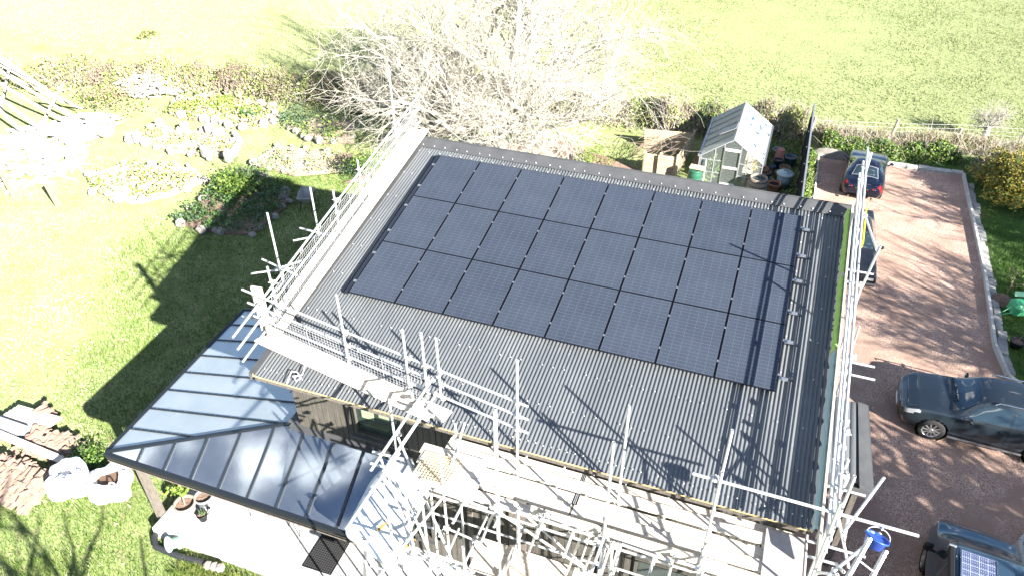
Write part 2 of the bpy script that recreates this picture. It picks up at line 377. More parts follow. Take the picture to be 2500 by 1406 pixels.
# walls
WY = -6.85; WX0, WX1 = -.62, 10.0
def cladwall(a, b, z0, z1f, holes=(), nrm=None):
    """vertical boards from a to b (2D); z1f(t) top; holes [(s0,s1,z0,z1)] in metres along"""
    mb = MB(); a, b = Vector((*a, 0)), Vector((*b, 0)); L = (b-a).length; d = (b-a)/L; n = Vector((d.y, -d.x, 0)); w = .145; i = 0; s = 0
    while s < L:
        s1 = min(L, s+w-.012); zt = z1f((s+s1)/2/L); segs = [(z0, zt)]
        for (h0, h1, y0, y1) in holes:
            if s1 > h0 and s < h1:
                ns = []
                for lo, hi in segs:
                    if y0 > lo: ns.append((lo, min(hi, y0)))
                    if y1 < hi: ns.append((max(lo, y1), hi))
                segs = ns
        dd = .022+.006*((i*7) % 3)
        for lo, hi in segs:
            if hi-lo > .02: c = a+d*((s+s1)/2)+Vector((0, 0, (lo+hi)/2))+n*dd/2; mb.box(c, (s1-s, dd, hi-lo), clad, rz=math.atan2(d.y, d.x))
        s += w; i += 1
    c = a+d*L/2-n*.06
    return mb
rz = lambda y: 7.3+y*SA/CA-.2
wins = [(1.5, 2.75, 4.0, 5.0), (1.9, 3.2, .9, 2.3), (5.1, 5.5, .5, 4.3), (7.9, 9.3, .8, 2.6)]
mb = cladwall((WX0, WY), (WX1, WY), .25, lambda t: 5.80, wins)
mb.box(((WX0+WX1)/2, WY+.12, 2.9), (WX1-WX0-.3, .1, 5.1), blackm); mb.build('wall', house)
mb = cladwall((WX0, .2), (WX0, WY), .0, lambda t: rz(.2+(WY-.2)*t)); mb.box((WX0+.1, (WY+.2)/2, 2.8), (.08, 6.8, 5.0), blackm); mb.build('wall', house)
mb = cladwall((WX1, WY), (WX1, .2), .0, lambda t: rz(WY+(.2-WY)*t)); mb.box((WX1-.1, (WY+.2)/2, 2.8), (.08, 6.8, 5.0), blackm); mb.build('wall', house)
mb = cladwall((WX1, .2), (WX0, .2), .0, lambda t: rz(.2)); mb.build('wall', house)
mb = MB(); mb.box((4.7, -3.3, 5.35), (10.4, 6.6, .04), blackm); mb.build('ceiling', house)
glassd = mat('dark window glass', (.03, .045, .04), rough=.06, spec=.8, coat=.5)
blindm = mat('pale green blind', (.2, .25, .15), rough=.7)
def window(x0, x1, z0, z1, blind=False):
    f = MB(); y = WY-.02; t = .06
    for c, s in (((x0+x1)/2, z0+t/2), ((x0+x1)/2, z1-t/2)): f.box((c, y, s), (x1-x0, .09, t), clad)
    for c in (x0+t/2, x1-t/2): f.box((c, y, (z0+z1)/2), (t, .088, z1-z0-2*t), clad)
    f.box(((x0+x1)/2, y-.06, z0-.02), (x1-x0+.08, .16, .03), flash)
    w = f.build('window', house); g = MB(); g.box(((x0+x1)/2, WY+.03, (z0+z1)/2), (x1-x0-2*t, .012, z1-z0-2*t), glassd); g.build('pane', w)
    if blind:
        g = MB(); g.box((x0+.35, WY+.018, z1-.3), (.3, .008, .42), blindm); g.box((x0+.75, WY+.018, z1-.22), (.25, .008, .3), blindm); g.build('blind', w)
for k, (s0, s1, z0, z1) in enumerate(wins):
    if k != 2: window(WX0+s0, WX0+s1, z0, z1, k == 0)
    else:
        m2 = MB(); m2.box((WX0+(s0+s1)/2, WY-.03, (z0+z1)/2), (s1-s0, .1, z1-z0), oldwood); m2.build('corner_post', house)
for x in (3.55, 4.55, 6.6):
    m2 = MB(); m2.box((x, WY-.06, 2.9), (.12, .06, 5.2), oldwood); m2.build('cladding_trim', house)
# window ledge above the upper window, slate grey
m2 = MB(); m2.box((1.95, WY-.12, 5.03), (1.9, .22, .03), flash); m2.build('window_hood', house)
# porch on the right wall
mb = MB(); P = [(10.05, -1.2, 3.25), (11.66, -1.12, 3.05), (11.78, -3.9, 3.05), (10.05, -3.9, 3.25)]
n = 120
vs = []; fs = []
for i in range(n+1):
    x = 10.05+1.5*i/n; zz = 3.23-.2*(x-10.05)/1.65+.04*abs(math.cos((x-10.05)/.19*math.pi))**.6
    vs += [(x, -1.15, zz), (x, -3.75, zz)]
for i in range(n): fs.append((2*i, 2*i+1, 2*i+3, 2*i+2))
mb.add(vs, fs, roofm, True)
mb.prism([(11.45, -1.12, 3.13), (11.68, -1.12, 3.08), (11.80, -3.9, 3.08), (11.5, -3.9, 3.13)], .02, flash)
mb.prism([(10.05, -3.72, 3.28), (11.3, -3.72, 3.13), (11.3, -3.92, 3.125), (10.05, -3.92, 3.27)], .02, flash)
mb.beam((10.05, -3.92, 3.16), (11.8, -3.92, 2.98), .03, .2, flash); mb.beam((11.69, -1.12, 2.98), (11.8, -3.9, 2.98), .03, .2, flash)
porch = mb.build('porch_roof', house)
mb = MB(); mb.box((11.5, -3.7, 1.5), (.12, .12, 3.0), oldwood); mb.build('porch_post', house)
mb = MB(); mb.box((11.5, -1.4, 1.5), (.12, .12, 3.0), oldwood); mb.build('porch_post', house)
# mounting rails under the panels
railm = mat('black rail', (.015, .02, .03), rough=.4)
for r in range(3):
    for f in (.24, .76):
        v = -1.722*(r+f); mb = MB(); mb.beam(rf(-.1, v, -.06), rf(9.5, v, -.06), .04, .045, railm, upv=(0, -SA, CA)); mb.build('mounting_rail', house)
mb = MB(); mb.beam(rf(-.07, .02, -.05), rf(-.07, -5.16, -.05), .1, .05, railm, upv=(0, -SA, CA)); mb.beam(rf(-.19, .02, -.075), rf(-.19, -5.1, -.075), .05, .02, railm, upv=(0, -SA, CA)); mb.build('edge_rail', house)
for v in (-.42, -1.31, -2.1, -3.05, -3.85, -4.8):
    mb = MB(); mb.beam(rf(9.24, v, -.02), rf(9.41, v, -.02), .075, .02, alu, upv=(0, -SA, CA)); mb.build('end_clamp', house)
    mb = MB(); mb.beam(rf(-.06, v, .0), rf(.01, v, .0), .06, .02, alu, upv=(0, -SA, CA)); mb.build('end_clamp', house)

# ------------------------------------------------------------ solar panels
def cell_mat(name, cw, ch, base, line, lw=.02, bus=6, rough=.22, busamt=.35):
    m = bpy.data.materials.new(name); m.use_nodes = True; n = m.node_tree; b = n.nodes['Principled BSDF']; L = n.links.new
    t = n.nodes.new('ShaderNodeTexCoord'); sp = n.nodes.new('ShaderNodeSeparateXYZ'); L(t.outputs['Object'], sp.inputs[0])
    def M(op, a, b2=None, c=None):
        x = n.nodes.new('ShaderNodeMath'); x.operation = op
        for i, v in enumerate((a, b2, c)):
            if v is None: continue
            if isinstance(v, (int, float)): x.inputs[i].default_value = v
            else: L(v, x.inputs[i])
        return x.outputs[0]
    def line_(o, per, w): f = M('FRACT', M('DIVIDE', M('ADD', o, 50*per), per)); return M('LESS_THAN', f, w)
    g = M('MAXIMUM', line_(sp.outputs[0], cw, lw), line_(sp.outputs[1], ch, lw*cw/ch))
    bs = line_(sp.outputs[0], cw/bus, .12)
    dash = M('GREATER_THAN', M('FRACT', M('DIVIDE', M('ADD', sp.outputs[1], 50.), ch/2)), .45)
    z = n.nodes.new('ShaderNodeTexNoise'); z.inputs['Scale'].default_value = 210; z.inputs['Detail'].default_value = 2; L(t.outputs['Object'], z.inputs[0])
    z2 = n.nodes.new('ShaderNodeTexNoise'); z2.inputs['Scale'].default_value = 1.4; z2.inputs['Detail'].default_value = 3; L(t.outputs['Object'], z2.inputs[0])
    oi = n.nodes.new('ShaderNodeObjectInfo')
    spk = M('MULTIPLY', M('MAXIMUM', M('SUBTRACT', z.outputs[0], .56), 0.), 2.2)
    fac = M('ADD', M('MAXIMUM', M('MULTIPLY', g, .9), M('MULTIPLY', M('MULTIPLY', bs, dash), busamt)), M('ADD', spk, M('ADD', M('MULTIPLY', z2.outputs[0], .22), M('MULTIPLY', oi.outputs['Random'], .06))))
    x = n.nodes.new('ShaderNodeMix'); x.data_type = 'RGBA'; x.inputs[6].default_value = (*base, 1); x.inputs[7].default_value = (*line, 1)
    L(fac, x.inputs[0]); L(x.outputs[2], b.inputs['Base Color']); b.inputs['Roughness'].default_value = rough
    b.inputs['Coat Weight'].default_value = .08; b.inputs['Coat Roughness'].default_value = .12; b.inputs['Specular IOR Level'].default_value = .3
    return m
cells = cell_mat('panel cells', .182, .0915, (.026, .033, .050), (.125, .15, .19))
frame_m = mat('panel frame', (.012, .014, .02), rough=.35, metal=.3)
def local_box(m, c, d, mt, bev=0): m.box(c, d, mt, bev=bev)
PW, PH = 1.134, 1.712
pan = empty('solar_panel', (0, 0, 0), 'x', 'solar panel', 'solar panels on the black roof')
g = MB(); g.box((0, 0, -.004), (PW-.03, PH-.03, .006), cells); g.build('glass', pan)
g = MB()
for sx in (-1, 1): g.box((sx*(PW/2-.0075), 0, -.015), (.015, PH, .03), frame_m)
for sy in (-1, 1): g.box((0, sy*(PH/2-.0075), -.0155), (PW-.03, .015, .03), frame_m)
g.build('frame', pan)
for sy in (-1, 1):
    g = MB(); g.box((PW/2+.01, sy*PH*.26, .004), (.034, .05, .008), alu); g.build('clamp', pan)
rows = ['top', 'middle', 'bottom']; cols = ['first', 'second', 'third', 'fourth', 'fifth', 'sixth', 'seventh', 'eighth']
for r in range(3):
    for c in range(8):
        lab = 'black solar panel on the roof, %s row, %s from the left' % (rows[r], cols[c])
        p = rf(c*1.154+.567, -1.722*r-.851, 0)
        o = pan if (r, c) == (0, 0) else dup(pan)
        o['label'] = lab; o.location = p; o.rotation_euler = (0.186607+RND.uniform(-.0015, .0015), RND.uniform(-.0015, .0015), 0)

# ------------------------------------------------------------ glass veranda, patio
PZ = .3
mb = MB()
mb.box((3.1, -7.55, .12), (15.2, 2.2, .36), concrete)
pat = mb.build('patio', None, (0, 0, 0)); pat['kind'] = 'structure'; pat['label'] = 'pale concrete slab patio in front of the house'; pat['category'] = 'patio'
slabs = MB(); slabm = mat('patio slab', (.46, .45, .43), (.56, .55, .53), rough=.7, scale=1.5, bump=.05, bscale=60)
x = -4.45; 
while x < 10:
    for k, (y0, y1) in enumerate(((-8.62, -7.74), (-7.73, -6.86))): slabs.box((x+.45+.3*k, (y0+y1)/2, .312), (.882, y1-y0-.012, .024), slabm)
    x += .9
for y0 in (-6.85, -5.95, -5.05, -4.15):
    for i in range(4): slabs.box((-4.0+.9*i, y0+.45, .312), (.892, .892, .024), slabm)
slabs.box((-2.6, -5.0, .12), (4.0, 3.8, .35), concrete)
o = slabs.build('paving', None, (0, 0, 0)); o['kind'] = 'structure'; o['label'] = 'pale square paving slabs on the patio'; o['category'] = 'patio'
ver = empty('glass_veranda', (-5.1, -8.4, 0), 'glass roofed veranda with dark frame wrapping the left corner of the house', 'veranda')
vfr = mat('veranda frame', (.03, .038, .048), rough=.35, metal=.4)
vgold = mat('eave timber', (.25, .17, .07), (.35, .25, .1), rough=.7, scale=8)
gl_l = mat('frosted roof glass', (.42, .48, .50), (.50, .55, .57), rough=.3, metal=.3, scale=.9, detail=3, bump=.02, bscale=3, spec=.6, c3=(.5, .55, .56), s3=3.1, lo3=.62, hi3=.72)
gl_f = mat('clear roof glass', (.27, .32, .37), (.38, .42, .46), rough=.06, metal=.85, scale=1.1, detail=3, bump=.008, bscale=2, spec=.8, coat=.6)
C0 = Vector((-5.2, -8.4, 2.6)); CB = Vector((-5.45, -2.7, 2.6)); HT = Vector((-.84, -6.86, 3.62)); HB = Vector((-.64, -2.7, 3.66)); CR_ = Vector((1.9, -8.4, 2.6)); HR = Vector((1.9, -6.88, 3.62))
def lerp(a, b, t): return a+(b-a)*t
# left slope panes (between rafters of constant y)
def leftline(y):
    t = (y-C0.y)/(CB.y-C0.y); lo = lerp(C0, CB, t)
    if y < HT.y: s = (y-C0.y)/(HT.y-C0.y); hi = lerp(C0, HT, s)
    else: hi = lerp(HT, HB, (y-HT.y)/(HB.y-HT.y))
    return lo, hi
ys = [-8.4, -7.62, -6.9, -6.2, -5.5, -4.8, -4.1, -3.4, -2.7]
for a, b in zip(ys[:-1], ys[1:]):
    l0, h0 = leftline(a); l1, h1 = leftline(b); g = MB(); pts = [l0, h0, h1, l1] if (h0-l0).length > .1 else [l0, h1, l1]
    if a < HT.y < b: pts = [l0, h0, HT, h1, l1]
    g.prism(pts, .02, gl_l); g.build('roof_pane', ver)
for y in ys[1:]:
    l, h = leftline(y); g = MB(); u = Vector((0, 0, .015)); g.beam(l+u, h+u, .032, .04, vfr)
    for i in range(9): p = lerp(l, h, (i+.5)/9)+Vector((0, 0, .045)); g.box(p, (.014, .014, .008), alu)
    g.build('rafter', ver)
xs = [-5.2, -4.32, -3.55, -2.78, -2.01, -1.24, -.47, .3, 1.07, 1.9]
def frontline(x):
    lo = Vector((x, -8.4, 2.6))
    hi = lerp(C0, HT, (x-C0.x)/(HT.x-C0.x)) if x < HT.x else Vector((x, -6.88, 3.62))
    return lo, hi
for a, b in zip(xs[:-1], xs[1:]):
    l0, h0 = frontline(a); l1, h1 = frontline(b); pts = [l0, l1, h1, h0] if (h0-l0).length > .1 else [l0, l1, h1]
    if a < HT.x < b: pts = [l0, l1, h1, HT, h0]
    g = MB(); g.prism(pts, .02, gl_f); g.build('roof_pane', ver)
for x in xs[1:]:
    l, h = frontline(x); g = MB(); u = Vector((0, 0, .015)); g.beam(l+u, h+u, .055, .05, vfr); g.beam(l-u*5, h-u*5, .09, .12, oldwood); g.build('rafter', ver)
g = MB(); g.beam(C0+Vector((0, 0, .03)), HT+Vector((0, 0, .03)), .07, .06, vfr); g.build('hip_rafter', ver)
g = MB(); g.beam(C0-Vector((.05, .05, .05)), CR_-Vector((0, .05, .05)), .09, .14, vfr); g.beam(C0-Vector((0, .09, .14)), CR_-Vector((0, .09, .14)), .02, .05, vgold); g.beam(C0-Vector((.0, .04, .16)), CR_-Vector((0, .04, .16)), .12, .1, oldwood); g.build('eave_beam', ver)
g = MB(); g.beam(C0-Vector((.05, -.0, .05)), CB-Vector((.05, 0, .05)), .09, .14, vfr); g.build('eave_beam', ver)
g = MB(); g.beam(CB+Vector((0, .03, 0)), HB+Vector((0, .03, 0)), .07, .1, vfr); g.build('end_beam', ver)
g = MB(); g.beam(HT+Vector((-.02, -.04, .05)), HB+Vector((-.02, 0, .05)), .16, .03, flash); g.beam(HT+Vector((0, -.03, .04)), HR+Vector((0, -.03, .04)), .3, .03, flash); g.build('wall_flashing', ver)
g = MB(); p0 = Vector((-4.62, -8.2, 0)); g.box(p0+Vector((0, 0, 1.26)), (.17, .17, 2.5), oldwood); g.build('post', ver)
g = MB(); g.box((-5.15, -3.0, 1.3), (.17, .17, 2.6), oldwood); g.build('post', ver)
g = MB(); g.box((-5.1, -5.7, 1.3), (.17, .17, 2.6), oldwood); g.build('post', ver)
# ------------------------------------------------------------ scaffolding
TR = .0242
class Scaf:
    def __init__(s, loc, label): s.o = empty('scaffold', loc, label, 'scaffold', 'scaffold sections round the house'); s.cp = MB()
    def t(s, kind, a, b, r=TR):
        m = MB(); m.tube(a, b, r, galv, 10, hollow=True); m.build(kind, s.o); return Vector(a), Vector(b)
    def vert(s, x, y, z0, z1, base=True):
        m = MB(); m.tube((x, y, z0), (x, y, z1), TR, galv, 10, hollow=True)
        if base and z0 < .4: m.box((x, y, z0+.005), (.15, .15, .012), galv)
        m.build('standard', s.o)
    def c(s, p, n=1):
        """swivel coupler at p"""
        for k in range(n):
            m = MB(); p = Vector(p); a = RND.uniform(0, 3)
            m.box(p, (.09, .085, .055), rustg, rz=a, rx=RND.uniform(-.4, .4), bev=.015); m.box(p+Vector((.05*math.cos(a), .05*math.sin(a), .01)), (.05, .05, .075), rustg, rz=a+.6, bev=.012)
            m.tube(p+Vector((0, 0, .02)), p+Vector((.085*math.cos(a+1), .085*math.sin(a+1), .03)), .009, rustg, 6)
            m.tube(p, p+Vector((.07*math.cos(a-1.5), .07*math.sin(a-1.5), -.02)), .01, rustg, 6)
            m.build('coupler', s.o)
bcount = [0]
def plank(a, b, w, label, th=.038, m=None, group='loose timber scaffold boards', vertical=False):
    mb = MB(); a, b = Vector(a), Vector(b); mm = m or board
    mb.beam(a, b, th if vertical else w, w if vertical else th, mm)
    d = (b-a).normalized()
    for e, s in ((a, 1), (b, -1)): mb.beam(e+d*s*.03, e+d*s*.06, (th if vertical else w)+.006, (w if vertical else th)+.006, galv)
    o = mb.build('scaffold_board', None, (a+b)/2); tag(o, label, 'scaffold board', group); return o
def mesh_guard(sc, a, b, h, tilt=(0, 0, 0), m=None):
    """wire mesh guard from a to b (bottom line), height h"""
    a, b = Vector(a), Vector(b); L = (b-a).length; d = (b-a)/L; u = Vector((0, 0, h))+Vector(tilt); mb = MB(); r = .0032
    nx = int(L/.075); ny = int(h/.065)
    for i in range(nx+1): p = a+d*(L*i/nx); mb.tube(p, p+u, r if i % 12 else .007, m or galv, 3)
    for j in range(ny+1): p = a+u*(j/ny); mb.tube(p, p+d*L, r if 0 < j < ny else .007, m or galv, 3)
    for t in (.18, .5, .82):   # top hooks
        p = a+d*L*t+u; mb.curve([p, p+Vector((0, 0, .09)), p+d*.05+Vector((0, 0, .12)), p+d*.09+Vector((0, 0, .07)), p+d*.05+Vector((0, 0, .03))], .007, galv, 5)
    mb.build('mesh_guard', sc.o)

# --- front run along the low eave
F = Scaf((6.5, -8.75, 0), 'front scaffold run standing along the low eave of the house')
IY, OY, DZ = -7.9, -8.75, 5.5
for x, z in ((5.05, 8.26), (6.94, 7.88), (8.53, 7.91)): F.vert(x, IY, .3, z)
for x, z in ((5.0, 7.9), (6.9, 7.91), (8.5, 7.89)): F.vert(x, OY, .3, z)
F.vert(3.95, OY, .3, 6.6); F.vert(3.85, IY, .3, 6.35); F.vert(10.1, OY, .3, 7.9); F.vert(10.35, IY, .0, 7.6)
for z, y in ((5.38, OY-.05), (5.38, IY+.05), (3.4, OY-.05), (3.4, IY+.05)):
    F.t('ledger', (3.2, y, z), (7.1, y, z)); F.t('ledger', (6.6, y+.06, z-.02), (10.6, y+.06, z-.02))
for x in (3.5, 4.3, 5.0, 5.75, 6.3, 6.9, 7.7, 8.5, 9.3, 10.05):
    F.t('transom', (x+.06, OY-.28-.25*RND.random(), 5.43), (x+.06, -7.35, 5.43)); F.c((x+.06, OY-.05, 5.41))
for x in (4.2, 5.0, 6.3, 6.9, 8.5, 9.6): F.t('transom', (x+.06, OY-.4, 3.45), (x+.06, -7.2, 3.45))
F.t('guard_rail', (8.101,-8.700,7.632), (11.174,-8.700,7.606)); F.c((8.423,-8.720,7.651), 2)
for x in (5.0, 6.9, 8.5):
    F.c((x, OY, 5.4), 2); F.c((x, OY, 6.0)); F.c((x, IY, 5.4)); F.c((x, OY, 3.45), 2)
# bracing below the deck
for a, b in (((4.866,-8.820,5.567), (6.733,-8.820,4.585)), ((5.181,-8.000,4.517), (6.487,-8.000,3.406)), ((6.834,-9.300,5.204), (6.937,-8.850,5.838)), ((6.420,-8.000,3.082), (6.841,-8.800,5.726)),
             ((6.881,-8.800,4.499), (6.917,-8.800,5.629)), ((7.042,-8.800,5.543), (7.020,-9.400,5.450)), ((7.201,-8.750,5.588), (7.110,-8.600,4.404)), ((4.906,-8.700,5.322), (4.358,-8.200,3.376)), ((5.774,-8.600,5.443), (5.304,-8.100,3.249)), ((6.534,-8.600,5.489), (6.151,-8.100,3.237))):
    F.t('brace', a, b)
for a, b in (((5.374,-8.750,5.708), (5.394,-8.750,3.907)), ((7.062,-8.900,5.721), (7.121,-8.900,4.602)), ((8.070,-8.800,5.719), (8.052,-8.800,5.125))): F.t('puncheon', a, b)
for a, b in (((5.833,-8.900,5.770), (6.467,-8.900,5.723)), ((6.587,-8.900,5.735), (6.728,-8.900,5.714)), ((3.849,-8.900,5.668), (4.861,-8.900,5.606)), ((7.233,-8.900,5.738), (8.059,-8.900,5.686)), ((8.150,-8.900,5.755), (8.513,-8.900,5.720)), ((5.406,-8.900,5.785), (5.760,-8.900,5.725))): F.t('ledger', a, b)
for p in ((6.938,-8.800,5.638), (6.820,-8.800,5.491), (7.101,-8.800,5.515), (5.414,-8.800,5.620), (8.481,-8.800,5.594), (7.077,-8.800,4.860), (5.428,-8.800,4.061), (4.973,-8.800,5.533), (5.816,-8.850,5.732), (5.960,-8.850,5.842)): F.c(p, 2)
LB = 'front deck board %s'
runs = [(3.55, 6.25), (6.2, 9.85)]
for k, (y, zz) in enumerate(((-7.60, 5.44), (-7.83, 5.52), (-8.10, 5.47), (-8.37, 5.52), (-8.64, 5.50))):
    for j, (x0, x1) in enumerate(runs):
        nth = ['innermost', 'second from the roof', 'middle', 'second from the outer edge', 'outermost'][k]
        plank((x0+RND.uniform(-.05, .05), y, zz), (x1+RND.uniform(-.1, .05), y, zz), .222, 'pale board of the front deck, %s, %s half' % (nth, ('left', 'right')[j]), group='boards of the front deck')
plank((5.6, OY+.03, 5.68), (8.9, OY+.03, 5.68), .2, 'toe board standing on edge along the outside of the front deck', vertical=True)
for k, y in enumerate((-8.15, -8.39, -8.63, -8.87)):
    plank((4.15+.1*k, y, 3.36), (7.3, y, 3.36), .222, 'pale board of the lower front deck, %s' % ['nearest the wall', 'second from the wall', 'third from the wall', 'farthest from the wall'][k], group='boards of the lower front deck')
plank((4.1, -9.02, 3.5), (7.2, -9.02, 3.5), .2, 'toe board standing on edge beside the lower front deck', vertical=True)
ply = MB(); ply.box((9.75, -8.1, 5.56), (.62, .95, .02), mat('grey board', (.36, .33, .31), (.46, .43, .4), rough=.9, scale=4)); o = ply.build('plywood_sheet', None, (9.75, -8.1, 5.56)); tag(o, 'grey sheet laid over the right end of the front deck', 'plywood sheet')

# --- left gable: raking rails parallel to the roof slope at x = -1.0
Lf = Scaf((-1.05, -3.5, 0), 'left scaffold with raking rails along the left edge of the roof')
def rk(x, y, h): return Vector((x, y, 7.3+y*SA/CA+h))
for h in (.99, .64, .27):
    Lf.t('guard_rail', rk(-1.0, -7.7+(.99-h)*.1, h), rk(-1.0, .98, h))
Lf.vert(-1.05, -.42, 0, 9.72); Lf.vert(-1.08, -6.2, 2.9, 7.52); Lf.vert(-1.08, -3.5, 0, 7.9); Lf.vert(-1.06, -2.35, 0, 8.12)
Lf.vert(-1.85, -4.95, 0, 7.95); Lf.vert(-1.85, -3.3, 0, 7.72); Lf.vert(-1.85, -.6, 0, 6.7)
for y in (-6.2, -3.5, -2.35, -.42):
    for h in (.99, .64): Lf.c(rk(-1.04, y, h), 2)
for z in (6.05, 4.1): Lf.t('ledger', (-1.85, -6.2, z), (-1.85, .9, z)); Lf.t('ledger', (-1.12, -6.4, z), (-1.12, .9, z))
Lf.t('transom', (-2.700,-4.995,6.147), (-1.0, -3.8, 6.1)); Lf.t('transom', (-2.400,-4.838,6.525), (-.9, -5.0, 6.3)); Lf.t('transom', (-2.600,-3.380,6.099), (-1.0, -2.2, 6.2)); Lf.t('transom', (-2.400,-3.280,6.458), (-1.0, -3.3, 6.4)); Lf.t('transom', (-2.200,-4.740,6.215), (-1.0, -3.4, 6.3))
for y in (-6.2, -4.9, -3.4, -.5): Lf.t('transom', (-2.1, y, 5.95), (-.75, y, 5.95)); Lf.c((-1.85, y, 6.0))
for a, b in (((-1.9, -4.9, 5.9), (-1.9, -.7, 2.2)), ((-1.9, -3.3, 3.0), (-1.9, -.6, 5.9))): Lf.t('brace', a, b)
for k, (y0, y1) in enumerate(((-6.35, -3.9), (-3.85, -1.4), (-1.35, .8))): mesh_guard(Lf, rk(-1.03, y0, .05)+Vector((0, 0, 0)), rk(-1.03, y1, .05), .78)
for k in range(3):
    plank(rk(-.93+.02*k-.2*k, -6.6+.05*k, -.02-.02*k+.02), rk(-.9+.02*k-.2*k, .95-.04*k, -.02-.02*k+.02), .215, 'board laid up the left roof slope, %s' % ['nearest the roof', 'middle of three', 'outermost'][k], group='boards along the left roof edge')
plank((-.86, -6.5, 6.12+.06), (-.88, -2.1, 7.0+.04), .21, 'short sunlit board lapped over the lower left roof edge', group='boards along the left roof edge')
mb = MB(); a = Vector((-1.02, -6.72, 5.85)); mb.box((-1.02, -6.72, 6.6), (.24, .045, 1.56), boardx, rz=.12); mb.box((-1.12, -6.745, 6.6), (.015, .05, 1.56), galv, rz=.12)
o = mb.build('scaffold_board', None, (-1.02, -6.72, 6.6)); tag(o, 'board standing upright at the lower left roof corner', 'scaffold board')

# --- left front: level rails and boards crossing the lower roof corner
Fl = Scaf((2.2, -7.4, 0), 'scaffold rails and boards crossing the lower left corner of the roof')
A0, B0 = Vector((-1.2, -6.77, 0)), Vector((5.25, -7.90, 0))
for z, e in ((7.27, .0), (6.95, .06), (6.62, .12)): Fl.t('guard_rail', A0+Vector((e-.15, 0, z)), B0+Vector((0, 0, z)))
for x, z0, z1 in ((1.3, 6.0, 8.16), (2.75, 6.05, 7.95), (3.16, 6.2, 8.05), (3.47, 6.62, 8.06)):
    t = (x-A0.x)/(B0.x-A0.x); p = A0.lerp(B0, t); Fl.vert(p.x, p.y-.05, z0, z1, False)
    for z in (7.27, 6.95, 6.62): Fl.c((p.x+.04, p.y-.05, z))
for x in (5.05, -.95):
    t = (x-A0.x)/(B0.x-A0.x); p = A0.lerp(B0, t)
    for z in (7.27, 6.95, 6.62): Fl.c((p.x, p.y-.03, z))
dAB = (B0-A0).normalized()
for k, (t0, t1) in enumerate(((.6, 2.35), (2.5, 4.3))): p = A0+dAB*t0+Vector((.02, -.06, 6.3)); q = A0+dAB*t1+Vector((.02, -.06, 6.3)); mesh_guard(Fl, p, q, .62)
plank(A0+Vector((.15, -.22, 6.23)), A0+dAB*4.55+Vector((0, -.22, 6.2)), .22, 'board above the lower left roof corner, outer one', group='boards over the lower left roof corner')
plank(A0+Vector((.3, .0, 6.24)), A0+dAB*4.3+Vector((0, .0, 6.21)), .22, 'board above the lower left roof corner, inner one', group='boards over the lower left roof corner')
plank(A0+Vector((.3, -.08, 6.37)), A0+dAB*4.1+Vector((0, -.08, 6.35)), .2, 'toe board on edge above the lower left roof corner', vertical=True, group='boards over the lower left roof corner')
plank((2.9, -7.55, 6.22), (3.6, -7.7, 6.24), .3, 'short crooked board at the meeting of the left rails and the tower')
mb = MB(); p = [Vector((0.115,-7.120,5.956)), Vector((0.195,-7.364,5.910)), Vector((0.031,-7.445,5.894)), Vector((0.162,-7.532,5.878)), Vector((0.209,-7.434,5.896)), Vector((0.058,-7.331,5.916)), Vector((-0.074,-7.338,5.915)), Vector((-0.006,-7.635,5.858))]; mb.curve(p, .012, white); o = mb.build('rope', None, p[0]); tag(o, 'thin white rope curled on the lower left roof sheet', 'rope')

# --- right gable: raking rails, boards and green sheet
Rg = Scaf((10.4, -3.5, 0), 'right scaffold with raking rails along the right edge of the roof')
for h, x in ((1.13, 10.28), (.78, 10.27), (.47, 10.27)):
    Rg.t('guard_rail', rk(x, -8.3, h), rk(x, 1.2, h)); Rg.t('guard_rail', rk(x+.01, -7.9, h-.07), rk(x+.01, 1.0, h-.07))
Rg.vert(10.36, .95, .0, 8.6); Rg.vert(10.37, -3.2, .0, 7.85); Rg.vert(10.37, -7.4, .0, 7.1); Rg.vert(11.02, -.6, 0, 5.0); Rg.vert(10.72, -7.3, 0, 4.6)
for y in (.95, -3.2, -7.4, -6.6, -5.0, -1.2):
    for h in (1.13, .78, .47): Rg.c(rk(10.32, y, h), 2 if y in (-7.4, -6.6) else 1)
for y in (.3, -3.15, -3.55, -7.35, -6.0): Rg.t('transom', (10.1, y, 5.9 if y > -4 else 5.2), (11.1, y, 5.9 if y > -4 else 5.2))
Rg.t('ledger', (10.42, -7.8, 5.0), (10.42, .5, 5.0))
for a, b in (((10.856,-8.300,6.993), (10.261,-8.900,6.453)), ((10.889,-7.300,7.101), (10.363,-8.400,6.888)), ((10.700,-1.497,7.644), (10.450,-0.065,7.677)), ((10.469,-8.200,6.472), (10.558,-7.600,6.359)), ((10.397,-7.600,6.338), (10.739,-8.000,5.631)), ((10.500,-2.997,8.635), (10.500,-2.499,7.335)), ((10.393,-7.000,7.004), (10.340,-7.200,6.400)), ((10.391,-7.400,7.037), (10.308,-7.600,6.453))): Rg.t('brace', a, b)
for a, b in (((10.378,-8.600,6.405), (10.439,-8.900,6.660)), ((10.157,-8.600,6.078), (10.379,-8.900,6.557))): Rg.t('transom', a, b)
for y in (-7.9, -7.0, -6.7, -6.2): Rg.c(rk(10.32, y, .9), 2)
plank(rk(10.22, -8.3, .12), rk(10.22, -3.8, .12), .21, 'toe board on edge along the lower right roof edge', vertical=True, group='toe boards along the right roof edge')
plank(rk(10.23, -3.75, .12), rk(10.23, .5, .12), .21, 'toe board on edge along the upper right roof edge', vertical=True, group='toe boards along the right roof edge')

